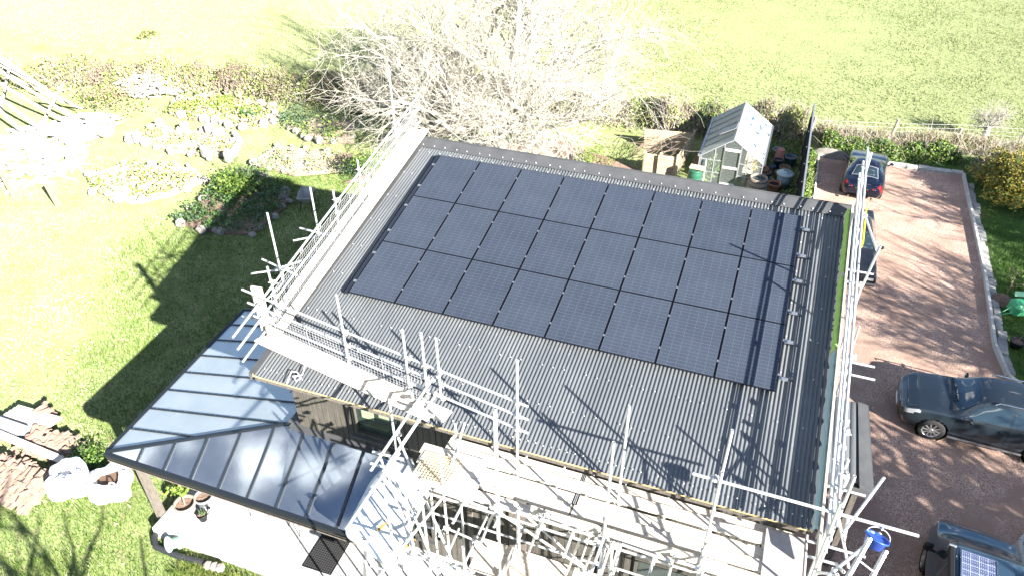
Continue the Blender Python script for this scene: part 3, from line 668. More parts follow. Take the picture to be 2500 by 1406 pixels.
limecloth = mat('lime sheet', (.5, .72, .16), rough=.7); palecloth = mat('pale green sheet', (.45, .58, .52), rough=.7)
def cloth(y0, y1, m, label):
    mb = MB(); vs, fs = [], []; n = 30
    for i in range(n+1):
        y = y0+(y1-y0)*i/n; w = .02*math.sin(i*1.7)+.012*math.sin(i*3.1)
        for j in range(6): a = j/5*math.pi; vs.append(rk(10.17-.055*math.cos(a)-w*.5, y, -.0+.16*math.sin(a)+w))
    for i in range(n):
        for j in range(5): fs.append((i*6+j, i*6+j+1, i*6+7+j, i*6+6+j))
    mb.add(vs, fs, m, True); o = mb.build('dust_sheet', None, rk(10.17, (y0+y1)/2, 0)); tag(o, label, 'sheet', 'cloth padding on the right toe boards')
cloth(-1.75, .3, limecloth, 'lime green cloth padding at the top of the right roof edge'); cloth(-3.9, -1.85, limecloth, 'lime green cloth padding halfway down the right roof edge'); cloth(-7.7, -3.95, palecloth, 'pale green cloth padding on the lower right roof edge')
mb = MB(); mb.beam(rk(10.5, -.9, .2), rk(10.5, .2, .3), .02, .16, mat('yellow strap', (.6, .62, .05), rough=.6)); o = mb.build('strap', None, rk(10.5, -.4, .25)); tag(o, 'yellow strap tied to the upper right scaffold poles', 'strap')

# --- tower left of the front run
Tw = Scaf((3.3, -9.2, 0), 'braced scaffold tower standing left of the front deck')
for a, b in (((3.467,-7.900,7.327), (3.248,-9.803,6.950)), ((3.520,-7.900,6.976), (3.242,-9.467,6.550)), ((3.286,-7.470,6.500), (3.215,-10.635,6.500)), ((4.010,-8.229,5.300), (3.593,-10.551,5.300)), ((3.519,-8.300,5.000), (3.533,-9.363,5.000)), ((3.130,-8.686,3.400), (3.142,-9.417,3.400)), ((3.487,-9.279,6.900), (3.429,-10.142,6.900)), ((3.983,-7.765,6.300), (3.874,-8.466,5.400))): Tw.t('transom', a, b)
for a, b in (((2.901,-9.184,6.600), (3.466,-9.150,6.600)), ((2.727,-9.060,6.100), (3.164,-9.047,6.100)), ((3.334,-8.952,5.900), (3.905,-8.983,5.900)), ((2.602,-9.442,4.300), (4.707,-9.399,4.300)), ((3.123,-8.698,4.200), (3.777,-8.706,4.200)), ((2.548,-9.388,3.400), (3.200,-9.358,3.400)), ((3.193,-8.813,3.400), (3.541,-8.794,3.400)), ((3.800,-8.418,3.900), (4.525,-8.498,3.900)), ((3.190,-8.035,6.600), (3.532,-8.072,6.600))): Tw.t('ledger', a, b)
for a, b in (((2.629,-8.000,5.801), (4.390,-9.300,3.976)), ((3.323,-9.000,5.388), (4.128,-9.600,4.373)), ((2.629,-8.600,5.668), (3.724,-9.600,4.928)), ((4.864,-8.600,5.179), (4.544,-8.600,4.008)), ((3.387,-9.300,5.088), (3.683,-9.600,4.666)), ((2.616,-8.300,5.451), (3.364,-9.200,5.361)), ((4.118,-8.600,4.287), (4.255,-9.600,4.589))): Tw.t('brace', a, b)
for a, z0 in (((2.628,-8.050,6.691), 5.3), ((5.005,-8.750,7.922), 5.0), ((4.977,-8.750,7.913), 4.6), ((3.671,-9.550,6.616), .3), ((2.860,-9.900,4.441), .3), ((4.687,-9.600,5.358), .3), ((3.365,-9.700,4.420), .3), ((3.716,-8.800,5.378), 2.2), ((3.817,-9.300,6.285), .3), ((3.225,-9.500,6.266), 4.2)):
    Tw.vert(a[0], a[1], z0, a[2])
for p in ((3.118,-8.868,4.600), (3.141,-8.849,4.500), (3.626,-8.779,5.600), (3.665,-8.649,4.200), (3.744,-8.664,4.000), (3.252,-8.913,3.500), (3.228,-9.063,3.400), (3.114,-8.691,6.600), (3.135,-9.002,6.200), (3.504,-8.890,5.900), (3.333,-7.581,7.000), (3.405,-7.643,6.700), (3.131,-9.223,3.400), (2.510,-9.410,4.200), (4.492,-8.958,3.600), (3.192,-7.870,6.600), (3.132,-9.162,6.000), (3.327,-8.887,4.900), (3.798,-8.496,4.000)): Tw.c(p, 2)
for k in range(4): plank((3.2+.05*k, -8.05-.235*k, 5.62), (4.5+.02*k, -8.05-.235*k, 5.62), .225, 'short pale board of the tower platform, %s' % ['nearest the wall', 'second from the wall', 'third from the wall', 'outermost'][k], group='boards of the tower platform')
for k in range(3): plank((4.35+.23*k, -9.0, 3.2), (4.35+.23*k, -10.4, 3.2), .222, 'sunlit board of the low platform, %s' % ['left', 'middle', 'right'][k], group='boards of the low tower platform', m=boardx)
mb = MB(); orange = mat('orange mesh', (.66, .56, .34), rough=.6); a = Vector((3.35, -8.15, 5.68))
for i in range(13): mb.tube(a+Vector((i*.06, 0, 0)), a+Vector((i*.06, -.62, .03)), .006, orange, 4)
for i in range(11): mb.tube(a+Vector((0, -i*.06, .005)), a+Vector((.74, -i*.06, .03)), .006, orange, 4)
o = mb.build('mesh_panel', None, a); tag(o, 'yellow wire mesh panel lying on the tower platform', 'mesh panel')
# pale blue covered sheet
tarpm = mat('pale blue tarpaulin', (.70, .78, .84), (.8, .86, .9), rough=.45, scale=2, bump=.12, bscale=9, coat=.2)
c = [Vector((1.772,-9.045,3.620)), Vector((3.051,-9.406,3.580)), Vector((2.961,-7.513,3.720)), Vector((1.942,-6.719,3.750)), Vector((1.689,-7.754,3.700))]
mb = MB(); n = len(c); cen = sum(c, Vector())/n; rim = []
for i in range(n):
    a, b, d = c[i-1], c[i], c[(i+1) % n]; rim += [b+(a-b).normalized()*.12, b+(a-b).normalized()*.035+(d-b).normalized()*.035, b+(d-b).normalized()*.12]
k = len(rim); top = [cen.lerp(p, .96)+Vector((0, 0, .05)) for p in rim]; inner = [cen.lerp(p, .5)+Vector((0, 0, .055+.02*math.sin(i*2.3))) for i, p in enumerate(rim)]; low = [p-Vector((0, 0, .07)) for p in rim]
vs = rim+top+low+inner+[cen+Vector((0, 0, .05))]
fs = [(i, (i+1) % k, k+(i+1) % k, k+i) for i in range(k)]+[(2*k+i, 2*k+(i+1) % k, (i+1) % k, i) for i in range(k)]+[(k+i, k+(i+1) % k, 3*k+(i+1) % k, 3*k+i) for i in range(k)]+[(3*k+i, 3*k+(i+1) % k, 4*k) for i in range(k)]
mb.add(vs, fs, tarpm, True); o = mb.build('tarpaulin', None, cen); tag(o, 'pale blue tarpaulin stretched over a frame beside the veranda roof', 'tarpaulin')
for k, a in enumerate(((2.426,-8.908,3.780), (3.109,-9.028,3.720))):
    mb = MB(); a = Vector(a); mb.add([a, a+Vector((.1, .12, .02)), a+Vector((.14, .3, .03)), a+Vector((.02, .16, .01))], [(0, 1, 2, 3)], mat('brown leaf', (.4, .26, .06), rough=.8)); mb.v = [tuple(v) for v in mb.v]; mb.prism([a-Vector((0, 0, .004)), a+Vector((.1, .12, .01)), a+Vector((.14, .3, .02)), a+Vector((.02, .16, 0))], .006, MATS['brown leaf']); o = mb.build('fallen_leaf', None, a); tag(o, ['brown fallen leaf in the middle of the pale blue tarpaulin', 'brown fallen leaf near the lower edge of the pale blue tarpaulin'][k], 'leaf', 'leaves on the tarpaulin')
# ladder and bucket on the right
lad = empty('ladder', (10.6, -9.3, 0), 'aluminium ladder leaning at the right end of the front scaffold', 'ladder')
a0, a1, b0, b1 = Vector((10.510,-9.100,7.769)), Vector((10.296,-9.600,7.363)), Vector((10.751,-9.100,7.606)), Vector((10.552,-9.600,7.217))
a1 = a0+(a1-a0).normalized()*5; b1 = b0+(b1-b0).normalized()*5
for p, r in ((a0, a1), (b0, b1)): m = MB(); m.beam(p, r, .03, .07, alu, upv=(0, 1, 0)); m.build('side_rail', lad)
for i in range(1, 16): m = MB(); t = i*.28/5+.01; m.tube(a0.lerp(a1, t), b0.lerp(b1, t), .015, alu, 6); m.build('rung', lad)
bk = empty('bucket', (10.75, -8.85, 7.1), 'blue bucket hanging from the end of the long scaffold tube', 'bucket')
blue = mat('blue plastic', (.03, .09, .45), rough=.35); pc = Vector((10.671,-8.850,7.533)); A = Matrix.Rotation(R_(-28), 3, 'X') @ Matrix.Rotation(R_(14), 3, 'Y')
m = MB(); m.lathe(pc, [(.12, -.15), (.155, 0), (.17, .005), (.17, -.02), (.158, -.025)], blue, 24, A); m.lathe(pc, [(.148, -.0), (.115, -.135), (0.001, -.135)], blue, 24, A, cap=False); m.build('body', bk)
m = MB(); hp = [pc+A@Vector((.16*math.cos(t), .16*math.sin(t)*.25-.0, .02+.1*math.sin(t))) for t in np.linspace(0, math.pi, 9)]; m.curve(hp, .006, white, 5); m.curve([pc+A@Vector((0, 0, .12)), Vector((10.714,-8.720,7.614))], .012, white, 6); m.build('handle', bk)
# ------------------------------------------------------------ vehicles
def cr(P, t):
    """Catmull-Rom through rows of P (n,k) at float index t"""
    n = len(P); i = int(min(max(math.floor(t), 0), n-2)); f = t-i
    p1, p2 = P[i], P[i+1]; p0 = P[i-1] if i > 0 else p1*2-p2; p3 = P[i+2] if i < n-2 else p2*2-p1
    m1, m2 = (p2-p0)*.42, (p3-p1)*.42; f2, f3 = f*f, f*f*f
    return (2*f3-3*f2+1)*p1+(f3-2*f2+f)*m1+(-2*f3+3*f2)*p2+(f3-f2)*m2
class Car:
    """st rows: x, zb, zm, zbelt, zedge, ztop, wlow, wm, wbelt, wtop ; local +x forward"""
    def __init__(s, st): s.st = np.array(st, float); s.xs = s.st[:, 0]
    def row(s, x):
        xs = s.xs[::-1]; t = np.interp(x, xs, np.arange(len(xs))[::-1]); return cr(s.st, t)
    def pt(s, x, q, sd=1, r=None):
        r = s.row(x) if r is None else r; _, zb, zm, ze, zd, zt, wl, wm, we, wt = r
        C = np.array([(wl*.9, zb), (wl, zb+.05), (wm, zm), (we, ze), (wt, zd), (wt*.62, zt-.02), (0, zt)])
        p = cr(C, q); p[0] = max(p[0], 0)
        return (x, sd*p[0], p[1])
    def build(s, o, paint, zones, wheels, R=.36, nx=120, ns=42, paintname='body'):
        x0, x1 = s.xs[-1], s.xs[0]; X = np.linspace(x0, x1, nx+1); Q = np.linspace(0, 6, ns+1); parts = {}
        for sd in (1, -1):
            G = []
            for x in X:
                r = s.row(x); G.append([s.pt(x, q, sd, r) for q in Q])
            for i in range(nx):
                for j in range(ns):
                    x, q = (X[i]+X[i+1])/2, (Q[j]+Q[j+1])/2; p = s.pt(x, q); nm, m = paintname, paint
                    if q < 2.9 and any((x-w)**2+(p[2]-R)**2 < (R*1.17)**2 for w in wheels): continue
                    for zn, zm_, fn in zones:
                        if fn(x, q, p, sd): nm, m = zn, zm_; break
                    B = parts.setdefault((nm, sd if nm not in (paintname, 'windscreen', 'rear_window', 'bumper', 'grille', 'sill_trim', 'roof_panel') else 0), MB())
                    f = (0, 1, 2, 3) if sd > 0 else (3, 2, 1, 0)
                    B.add([G[i][j], G[i+1][j], G[i+1][j+1], G[i][j+1]], [f], m, True)
        for e, i in ((x0, 0), (x1, nx)):
            B = parts[(paintname, 0)]; L = [s.pt(e, q, 1) for q in Q]+[s.pt(e, q, -1) for q in Q[::-1]]; B.add(L, [tuple(range(len(L)))], paint)
        mp = {}
        for (nm, sd), B in parts.items():
            # weld
            idx = {}; nv = []; nf = []
            for f in B.f:
                g = []
                for k in f:
                    key = tuple(round(c, 4) for c in B.v[k])
                    if key not in idx: idx[key] = len(nv); nv.append(B.v[k])
                    g.append(idx[key])
                nf.append(tuple(dict.fromkeys(g)))
            keep = [k for k, f in enumerate(nf) if len(f) > 2]
            B.v = nv; B.f = [nf[k] for k in keep]; B.m = [B.m[k] for k in keep]; B.sm = [B.sm[k] for k in keep]
            mp[nm] = B.build(nm, o, loc=(0, 0, 0)); mp[nm].location = (0, 0, 0)
        return mp
def part(B, name, par):
    o = B.build(name, None); o.parent = par; return o
rimm = mat('alloy rim', (.55, .55, .56), rough=.3, metal=.8)
def wheel(par, x, y, R, w=.21, spokes=10):
    wh = bpy.data.objects.new('wheel', None); col.objects.link(wh); wh.parent = par; wh.location = (x, y, R); sg = 1 if y > 0 else -1
    A = Matrix.Rotation(math.pi/2, 3, 'X'); r = R*.68
    m = MB(); m.lathe((0, 0, 0), [(r, -w/2), (R*.93, -w/2), (R, -w/2+.03), (R, w/2-.03), (R*.93, w/2), (r, w/2)], rubber, 32, A, cap=False); part(m, 'tyre', wh)
    m = MB(); m.lathe((0, 0, 0), [(r, -w/2+.01), (r*.9, -w/2+.03), (r*.88, w/2-.03), (r, w/2-.01)], rimm, 32, A, cap=False)
    for i in range(spokes):
        t = 2*math.pi*i/spokes; a = Vector((math.cos(t)*.05, sg*(w/2-.03), math.sin(t)*.05)); b = Vector((math.cos(t+.06)*r*.95, sg*(w/2-.02), math.sin(t+.06)*r*.95)); m.beam(a, b, .035, .03, rimm, upv=(0, 1, 0))
    m.lathe((0, sg*(w/2-.02), 0), [(.06, -.02), (.06, .02)], rimm, 12, A); part(m, 'rim', wh)
    m = MB(); m.lathe((0, sg*.0, 0), [(r*.86, -.02), (r*.86, .02)], blackm, 24, A); part(m, 'brake_disc', wh)
def liner(par, x, W, R):
    m = MB()
    for sg in (-1, 1):
        A = Matrix.Rotation(math.pi/2, 3, 'X'); m.lathe((x, sg*(W/2-.19), R), [(R*1.16, -.17), (R*1.16, .15)], blackm, 28, A, cap=False); m.lathe((x, sg*(W/2-.36), R), [(R*1.18, -.005), (R*1.18, .005)], blackm, 28, A)
    part(m, 'wheel_arch', par)
carglass = mat('car glass', (.02, .035, .045), rough=.04, spec=.9, coat=.8)
lampm = mat('lamp lens', (.6, .62, .65), rough=.12, metal=.4, coat=.8); redl = mat('red lamp', (.2, .012, .015), rough=.15, coat=.8)
chrome = mat('chrome', (.7, .7, .72), rough=.15, metal=1.)
yellow = mat('yellow plate', (.75, .55, .02), rough=.4); plw = mat('white plate', (.75, .75, .73), rough=.4)
def mirror(par, c, sg, m, ar=(.1, .2, .14)):
    B = MB(); B.box(c, ar, m, rz=.2*sg, bev=.04); B.beam(Vector(c)+Vector((-.02, -sg*.05, -.05)), Vector(c)+Vector((-.02, -sg*.17, -.09)), .05, .04, blackm); part(B, 'wing_mirror', par)
def seam(B, car, x, q0, q1, sd, dx=0.):
    pts = [Vector(car.pt(x+dx*t, q0+(q1-q0)*t, sd))*1. for t in np.linspace(0, 1, 9)]
    pts = [Vector((p.x, p.y+sd*.001, p.z)) for p in pts]; B.curve(pts, .007, blackm, 4)
def text_mesh(txt, size, m, loc, rot, par, name='lettering'):
    cu = bpy.data.curves.new(name, 'FONT'); cu.body = txt; cu.size = size; cu.extrude = .001; cu.align_x = 'CENTER'; cu.align_y = 'CENTER'
    t = bpy.data.objects.new(name, cu); col.objects.link(t); bpy.context.view_layer.update()
    me = bpy.data.meshes.new_from_object(t.evaluated_get(bpy.context.evaluated_depsgraph_get())); bpy.data.objects.remove(t)
    me.materials.clear(); me.materials.append(m); o = bpy.data.objects.new(name, me); col.objects.link(o); o.parent = par; o.location = loc; o.rotation_euler = rot; return o

# SUV, dark grey, nose towards the house
grey = mat('graphite paint', (.026, .038, .050), rough=.3, metal=.4, coat=1.)
suv = empty('parked_car', (15.5, 2.42, 0), 'dark grey sport utility car with silver roof rails parked nose to the house', 'car', 'cars parked on the gravel driveway', math.pi-.03)
C = Car([(2.34, .42, .56, .68, .72, .74, .35, .48, .44, .38), (2.30, .34, .56, .74, .79, .81, .60, .72, .66, .56), (2.16, .26, .56, .82, .88, .91, .74, .84, .77, .66), (1.88, .24, .6, .92, .97, 1.0, .84, .91, .83, .72), (1.4, .24, .64, .97, 1.03, 1.07, .86, .925, .86, .74), (1.02, .24, .66, 1.0, 1.07, 1.12, .86, .925, .87, .74), (.35, .24, .68, 1.03, 1.47, 1.56, .86, .925, .87, .60), (-.3, .24, .68, 1.05, 1.56, 1.655, .86, .925, .87, .60), (-1.2, .24, .7, 1.07, 1.53, 1.63, .86, .93, .87, .58), (-1.85, .26, .7, 1.08, 1.45, 1.54, .84, .91, .84, .55), (-2.2, .3, .7, 1.08, 1.12, 1.16, .78, .87, .78, .6), (-2.33, .42, .66, .95, 1.0, 1.02, .65, .76, .66, .5)])
Z1 = [('windscreen', carglass, lambda x, q, p, s: .42 < x < 1.0 and q > 4.12), ('rear_window', carglass, lambda x, q, p, s: -2.15 < x < -1.88 and q > 4.2),
      ('side_window', carglass, lambda x, q, p, s: 3.12 < q < 3.86 and (-.32 < x < .82-.62*(q-3.12) or -1.15 < x < -.40 or -1.75 < x < -1.22)),
      ('headlight', lampm, lambda x, q, p, s: 1.82 < x < 2.24 and 2.75-(x-1.82)*.6 < q < 3.25-(2.24-x)*.5),
      ('grille', blackm, lambda x, q, p, s: x > 2.28 and q < 3.3), ('sill_trim', blackm, lambda x, q, p, s: q < 1.12)]
C.build(suv, grey, Z1, (1.42, -1.27), .36)
for x in (1.42, -1.27):
    liner(suv, x, 1.85, .36)
    for sg in (-1, 1): wheel(suv, x, sg*.83, .36)
for sg in (-1, 1):
    mirror(suv, (.62, sg*1.0, 1.08), sg, grey)
    B = MB(); B.curve([Vector((.15, sg*.62, 1.56)), Vector((.05, sg*.61, 1.63)), Vector((-1.6, sg*.57, 1.63)), Vector((-1.7, sg*.57, 1.56))], .02, chrome, 8); part(B, 'roof_rail', suv)
    B = MB(); B.beam((1.0, sg*.935, .3), (-.85, sg*.935, .3), .03, .05, alu); part(B, 'sill_strip', suv)
    B = MB()
    for x in (.95, -.36, -1.05): seam(B, C, x, 1.2, 3.1, sg)
    B.beam((.85, sg*.885, 1.035), (-1.75, sg*.885, 1.085), .012, .02, chrome); part(B, 'door_seams', suv)
    for x in (-.15, -.9): B = MB(); B.beam((x, sg*.945, .93), (x-.2, sg*.945, .935), .025, .03, grey); part(B, 'door_handle', suv)
    B = MB(); B.beam((1.0, sg*.3, 1.145), (.95, sg*-.32, 1.16), .02, .015, blackm); part(B, 'wiper', suv)
B = MB(); B.beam((-.85, -.62, 1.67), (-.85, .62, 1.67), .07, .03, chrome); part(B, 'roof_bar', suv)
B = MB(); B.beam((2.33, -.4, .74), (2.33, .4, .74), .02, .03, chrome); B.box((2.355, 0, .5), (.015, .5, .11), plw); part(B, 'front_trim', suv)
B = MB(); B.beam((1.01, -.72, 1.1), (1.01, .72, 1.1), .08, .02, blackm); part(B, 'cowl', suv)

# coupe, dark blue, tail towards the house
navy = mat('navy paint', (.007, .011, .028), rough=.28, metal=.45, coat=1.)
cp = empty('parked_car', (12.28, 17.0, 0), 'dark blue two seat coupe parked with its tail towards the house', 'car', 'cars parked on the gravel driveway', math.pi/2-.09)
C = Car([(2.0, .3, .42, .5, .52, .55, .3, .45, .4, .3), (1.9, .2, .45, .6, .62, .64, .55, .7, .62, .5), (1.5, .17, .48, .70, .73, .75, .72, .83, .76, .6), (1.0, .17, .5, .78, .82, .84, .76, .85, .76, .62), (.55, .17, .5, .8, .86, .9, .76, .84, .76, .62), (-.05, .17, .5, .82, 1.10, 1.18, .76, .83, .76, .52), (-.5, .17, .5, .84, 1.15, 1.235, .76, .84, .76, .5), (-.9, .17, .5, .86, 1.08, 1.16, .77, .86, .77, .47), (-1.35, .18, .52, .86, .90, .95, .77, .86, .77, .56), (-1.75, .22, .54, .82, .86, .89, .74, .82, .74, .56), (-1.95, .3, .52, .74, .78, .80, .66, .73, .66, .5), (-2.02, .38, .5, .6, .64, .66, .5, .6, .52, .4)])
silverm = mat('silver trim', (.5, .52, .56), rough=.3, metal=.6)
Z2 = [('windscreen', carglass, lambda x, q, p, s: 0 < x < .52 and q > 4.12), ('rear_window', carglass, lambda x, q, p, s: -1.3 < x < -.86 and q > 4.35), ('window_surround', silverm, lambda x, q, p, s: -1.34 < x < -.82 and q > 4.2),
      ('side_window', carglass, lambda x, q, p, s: 3.15 < q < 3.85 and -.85 < x < .35), ('tail_light', redl, lambda x, q, p, s: -1.96 < x < -1.78 and 2.2 < q < 3.6)]
C.build(cp, navy, Z2, (1.3, -1.15), .31)
for x in (1.3, -1.15):
    liner(cp, x, 1.7, .31)
    for sg in (-1, 1): wheel(cp, x, sg*.75, .31, .2)
for sg in (-1, 1):
    mirror(cp, (.35, sg*.95, .88), sg, navy, (.1, .16, .11))
    B = MB(); B.box((-.62, sg*.3, .86), (.14, .26, .26), mat('grey headrest', (.4, .41, .43), rough=.8), bev=.05); part(B, 'headrest', cp)
    B = MB(); B.box((-1.93, sg*.5, .68), (.12, .3, .11), redl, rz=sg*-.28, bev=.04); B.box((-1.965, sg*.5, .68), (.06, .1, .05), lampm, bev=.02); part(B, 'tail_light', cp)
    B = MB(); B.tube((-1.95, sg*.45, .25), (-2.06, sg*.45, .25), .04, chrome, 10); part(B, 'exhaust', cp)
B = MB(); B.box((-2.0, 0, .6), (.02, .52, .11), yellow, ry=-.15); pl = part(B, 'number_plate', cp)
B = MB(); B.tube((-1.40, -.12, .955), (-1.40, .12, .955), .016, silverm, 8); part(B, 'brake_light', cp)

# saloon, black, nose towards the viewer
black = mat('black paint', (.014, .016, .02), rough=.3, metal=.2, coat=1.)
sd_ = empty('parked_car', (11.75, 10.6, 0), 'old square black saloon parked between the coupe and the scaffold', 'car', 'cars parked on the gravel driveway', -math.pi/2+.02)
C = Car([(2.3, .3, .48, .7, .73, .74, .75, .8, .76, .68), (2.22, .24, .5, .74, .78, .80, .8, .84, .79, .7), (1.6, .2, .5, .80, .85, .87, .8, .85, .79, .7), (.95, .2, .5, .86, .92, .94, .8, .85, .79, .7), (.88, .2, .5, .87, .95, .97, .8, .85, .79, .68), (.25, .2, .5, .89, 1.30, 1.36, .8, .85, .79, .56), (-.3, .2, .5, .9, 1.33, 1.40, .8, .85, .79, .55), (-.9, .2, .5, .91, 1.29, 1.36, .8, .85, .79, .54), (-1.4, .2, .5, .92, .97, 1.0, .8, .85, .79, .64), (-2.1, .24, .5, .9, .94, .96, .79, .83, .77, .66), (-2.22, .32, .5, .84, .88, .9, .74, .8, .74, .64)])
Z3 = [('windscreen', carglass, lambda x, q, p, s: .28 < x < .86 and q > 4.12), ('rear_window', carglass, lambda x, q, p, s: -1.36 < x < -.92 and q > 4.12),
      ('side_window', carglass, lambda x, q, p, s: 3.12 < q < 3.88 and (-.3 < x < .6 or -1.1 < x < -.36)), ('grille', blackm, lambda x, q, p, s: x > 2.24 and 1.6 < q < 3.0)]
C.build(sd_, black, Z3, (1.45, -1.2), .31)
for x in (1.45, -1.2):
    liner(sd_, x, 1.7, .31)
    for sg in (-1, 1): wheel(sd_, x, sg*.76, .31, .2)
for sg in (-1, 1):
    mirror(sd_, (.62, sg*.95, .95), sg, black)
    B = MB(); B.box((2.28, sg*.58, .6), (.06, .32, .14), lampm, bev=.03); part(B, 'headlight', sd_)
    B = MB()
    for x in (.55, -.33, -.95): seam(B, C, x, 1.2, 3.1, sg)
    part(B, 'door_seams', sd_)
B = MB(); B.box((2.36, 0, .42), (.14, 1.66, .14), mat('bumper', (.03, .03, .032), rough=.5), bev=.05); bp_ = part(B, 'bumper', sd_)
B = MB(); B.box((2.44, 0, .43), (.012, .5, .11), plw); part(B, 'number_plate', sd_)
B = MB(); B.tube((2.27, 0, .66), (2.31, 0, .66), .05, chrome, 12); part(B, 'badge', sd_)

# camper van, black-blue, seen from behind and above
vblue = mat('van paint', (.05, .10, .15), rough=.33, metal=.5, coat=1.)
vn = empty('camper_van', (14.42, -4.55, 0), 'dark blue camper van with a small solar panel on its roof', 'van', None, math.pi/2+.07-.16)
C = Car([(2.45, .4, .6, .72, .78, .82, .5, .66, .6, .5), (2.38, .32, .62, .86, .92, .96, .74, .84, .76, .64), (2.1, .26, .65, 1.02, 1.08, 1.12, .84, .92, .84, .74), (1.65, .26, .68, 1.10, 1.20, 1.28, .88, .95, .88, .78), (.95, .26, .7, 1.14, 1.74, 1.84, .88, .955, .90, .74), (.6, .26, .7, 1.15, 1.84, 1.94, .88, .955, .90, .76), (0, .26, .7, 1.16, 1.88, 1.97, .88, .955, .90, .77), (-1.5, .26, .7, 1.16, 1.88, 1.97, .88, .955, .90, .77), (-2.2, .28, .7, 1.16, 1.84, 1.93, .87, .95, .89, .75), (-2.42, .34, .7, 1.12, 1.5, 1.6, .82, .9, .84, .72), (-2.47, .44, .66, .9, 1.0, 1.05, .7, .8, .72, .6)])
Z4 = [('windscreen', carglass, lambda x, q, p, s: 1.0 < x < 1.6 and q > 4.1), ('side_window', carglass, lambda x, q, p, s: 3.14 < q < 3.84 and (.45 < x < 1.25-.5*(q-3.1) or -.75 < x < .35 or -2.0 < x < -.85)),
      ('headlight', lampm, lambda x, q, p, s: 2.1 < x < 2.4 and 2.6 < q < 3.3)]
C.build(vn, vblue, Z4, (1.5, -1.5), .34)
for x in (1.5, -1.5):
    liner(vn, x, 1.9, .34)
    for sg in (-1, 1): wheel(vn, x, sg*.84, .34)
for sg in (-1, 1):
    mirror(vn, (1.15, sg*1.06, 1.2), sg, blackm, (.12, .2, .24))
    B = MB(); B.beam((.62, sg*.56, 1.985), (-2.1, sg*.56, 1.985), .02, .025, vblue); part(B, 'roof_seam', vn)
B = MB(); B.box((-.65, .80, 1.97), (2.7, .13, .12), blackm, bev=.03); B.box((.66, .8, 1.98), (.05, .15, .14), alu, bev=.01); part(B, 'awning', vn)
for k in range(5): B = MB(); B.beam((-.35, -.3-.09*k, 1.985), (-1.9, -.3-.09*k, 1.985), .035, .02, vblue); part(B, 'roof_rib', vn)
B = MB(); B.box((.62, -.02, 2.0), (.06, .06, .03), blackm, bev=.01); B.tube((.62, -.02, 2.0), (.35, -.02, 2.16), .005, blackm, 5); part(B, 'aerial', vn)
cells2 = cell_mat('silver panel cells', .166, .166, (.012, .025, .11), (.55, .6, .7), lw=.045, bus=4, rough=.2, busamt=.75)
spn = empty('small_solar_panel', (0, 0, 0), 'small silver framed solar panel with bright blue cells on the van roof', 'solar panel')
B = MB(); B.box((0, 0, 0), (.66, 1.0, .02), cells2); part(B, 'glass', spn)
B = MB()
for sg in (-1, 1): B.box((sg*.345, 0, .002), (.03, 1.06, .035), chrome); B.box((0, sg*.515, .002), (.66, .03, .035), chrome)
part(B, 'frame', spn)
for sx in (-1, 1):
    for sy in (-1, 1): B = MB(); B.box((sx*.3, sy*.5, -.025), (.12, .1, .03), blackm, bev=.01); part(B, 'mounting_foot', spn)
spn.location = (14.14, -4.42, 2.03); spn.rotation_euler[2] = -.10
# ------------------------------------------------------------ greenhouse and its surroundings
gh = empty('greenhouse', (6.68, 14.3, 0), 'aluminium framed greenhouse with white shaded roof behind the house', 'greenhouse')
ghg = mat('clear greenhouse glass', (.75, .82, .82), rough=.05, alpha=.07, spec=.5)
ghw = mat('whitewashed glass', (.80, .82, .82), (.70, .74, .74), rough=.5, scale=3, alpha=.93)
n_ = ghw.node_tree; tr_ = n_.nodes.new('ShaderNodeBsdfTranslucent'); tr_.inputs[0].default_value = (.85, .88, .88, 1); ms_ = n_.nodes.new('ShaderNodeMixShader'); ms_.inputs[0].default_value = .7
n_.links.new(n_.nodes['Principled BSDF'].outputs[0], ms_.inputs[1]); n_.links.new(tr_.outputs[0], ms_.inputs[2]); n_.links.new(ms_.outputs[0], n_.nodes['Material Output'].inputs[0])
def patchy(name, c, a0, a1, sc):
    m = mat(name, c, rough=.3); n = m.node_tree; b = n.nodes['Principled BSDF']; t = n.nodes.new('ShaderNodeTexCoord'); z = n.nodes.new('ShaderNodeTexNoise'); z.inputs['Scale'].default_value = sc; z.inputs['Detail'].default_value = 4
    r = n.nodes.new('ShaderNodeMapRange'); r.inputs[1].default_value = .42; r.inputs[2].default_value = .56; r.inputs[3].default_value = a0; r.inputs[4].default_value = a1
    n.links.new(t.outputs['Object'], z.inputs[0]); n.links.new(z.outputs[0], r.inputs[0]); n.links.new(r.outputs[0], b.inputs['Alpha']); return m
ghp = patchy('patchy shading paint', (.78, .86, .88), .2, .97, 2.2)
ghp = mat('streaked roof glass', (.62, .70, .72), (.05, .09, .11), rough=.2, scale=2.6, lo=.52, hi=.62, detail=5)
X0, X1, Y0, Y1, EZ, RZ, XM = 5.36, 8.0, 14.25, 18.4, 1.42, 2.36, 6.68
ghf = mat('pale frame', (.4, .41, .42), rough=.35, metal=.2)
def bar(a, b, w=.035, h=.035, nm='frame_bar', m=ghf):
    B = MB(); B.beam(a, b, w, h, m); return B.build(nm, gh)
n = 6
for i in range(n+1):
    y = Y0+(Y1-Y0)*i/n
    bar((X0, y, EZ), (XM, y, RZ)); bar((X1, y, EZ), (XM, y, RZ)); bar((X0, y, 0), (X0, y, EZ)); bar((X1, y, 0), (X1, y, EZ))
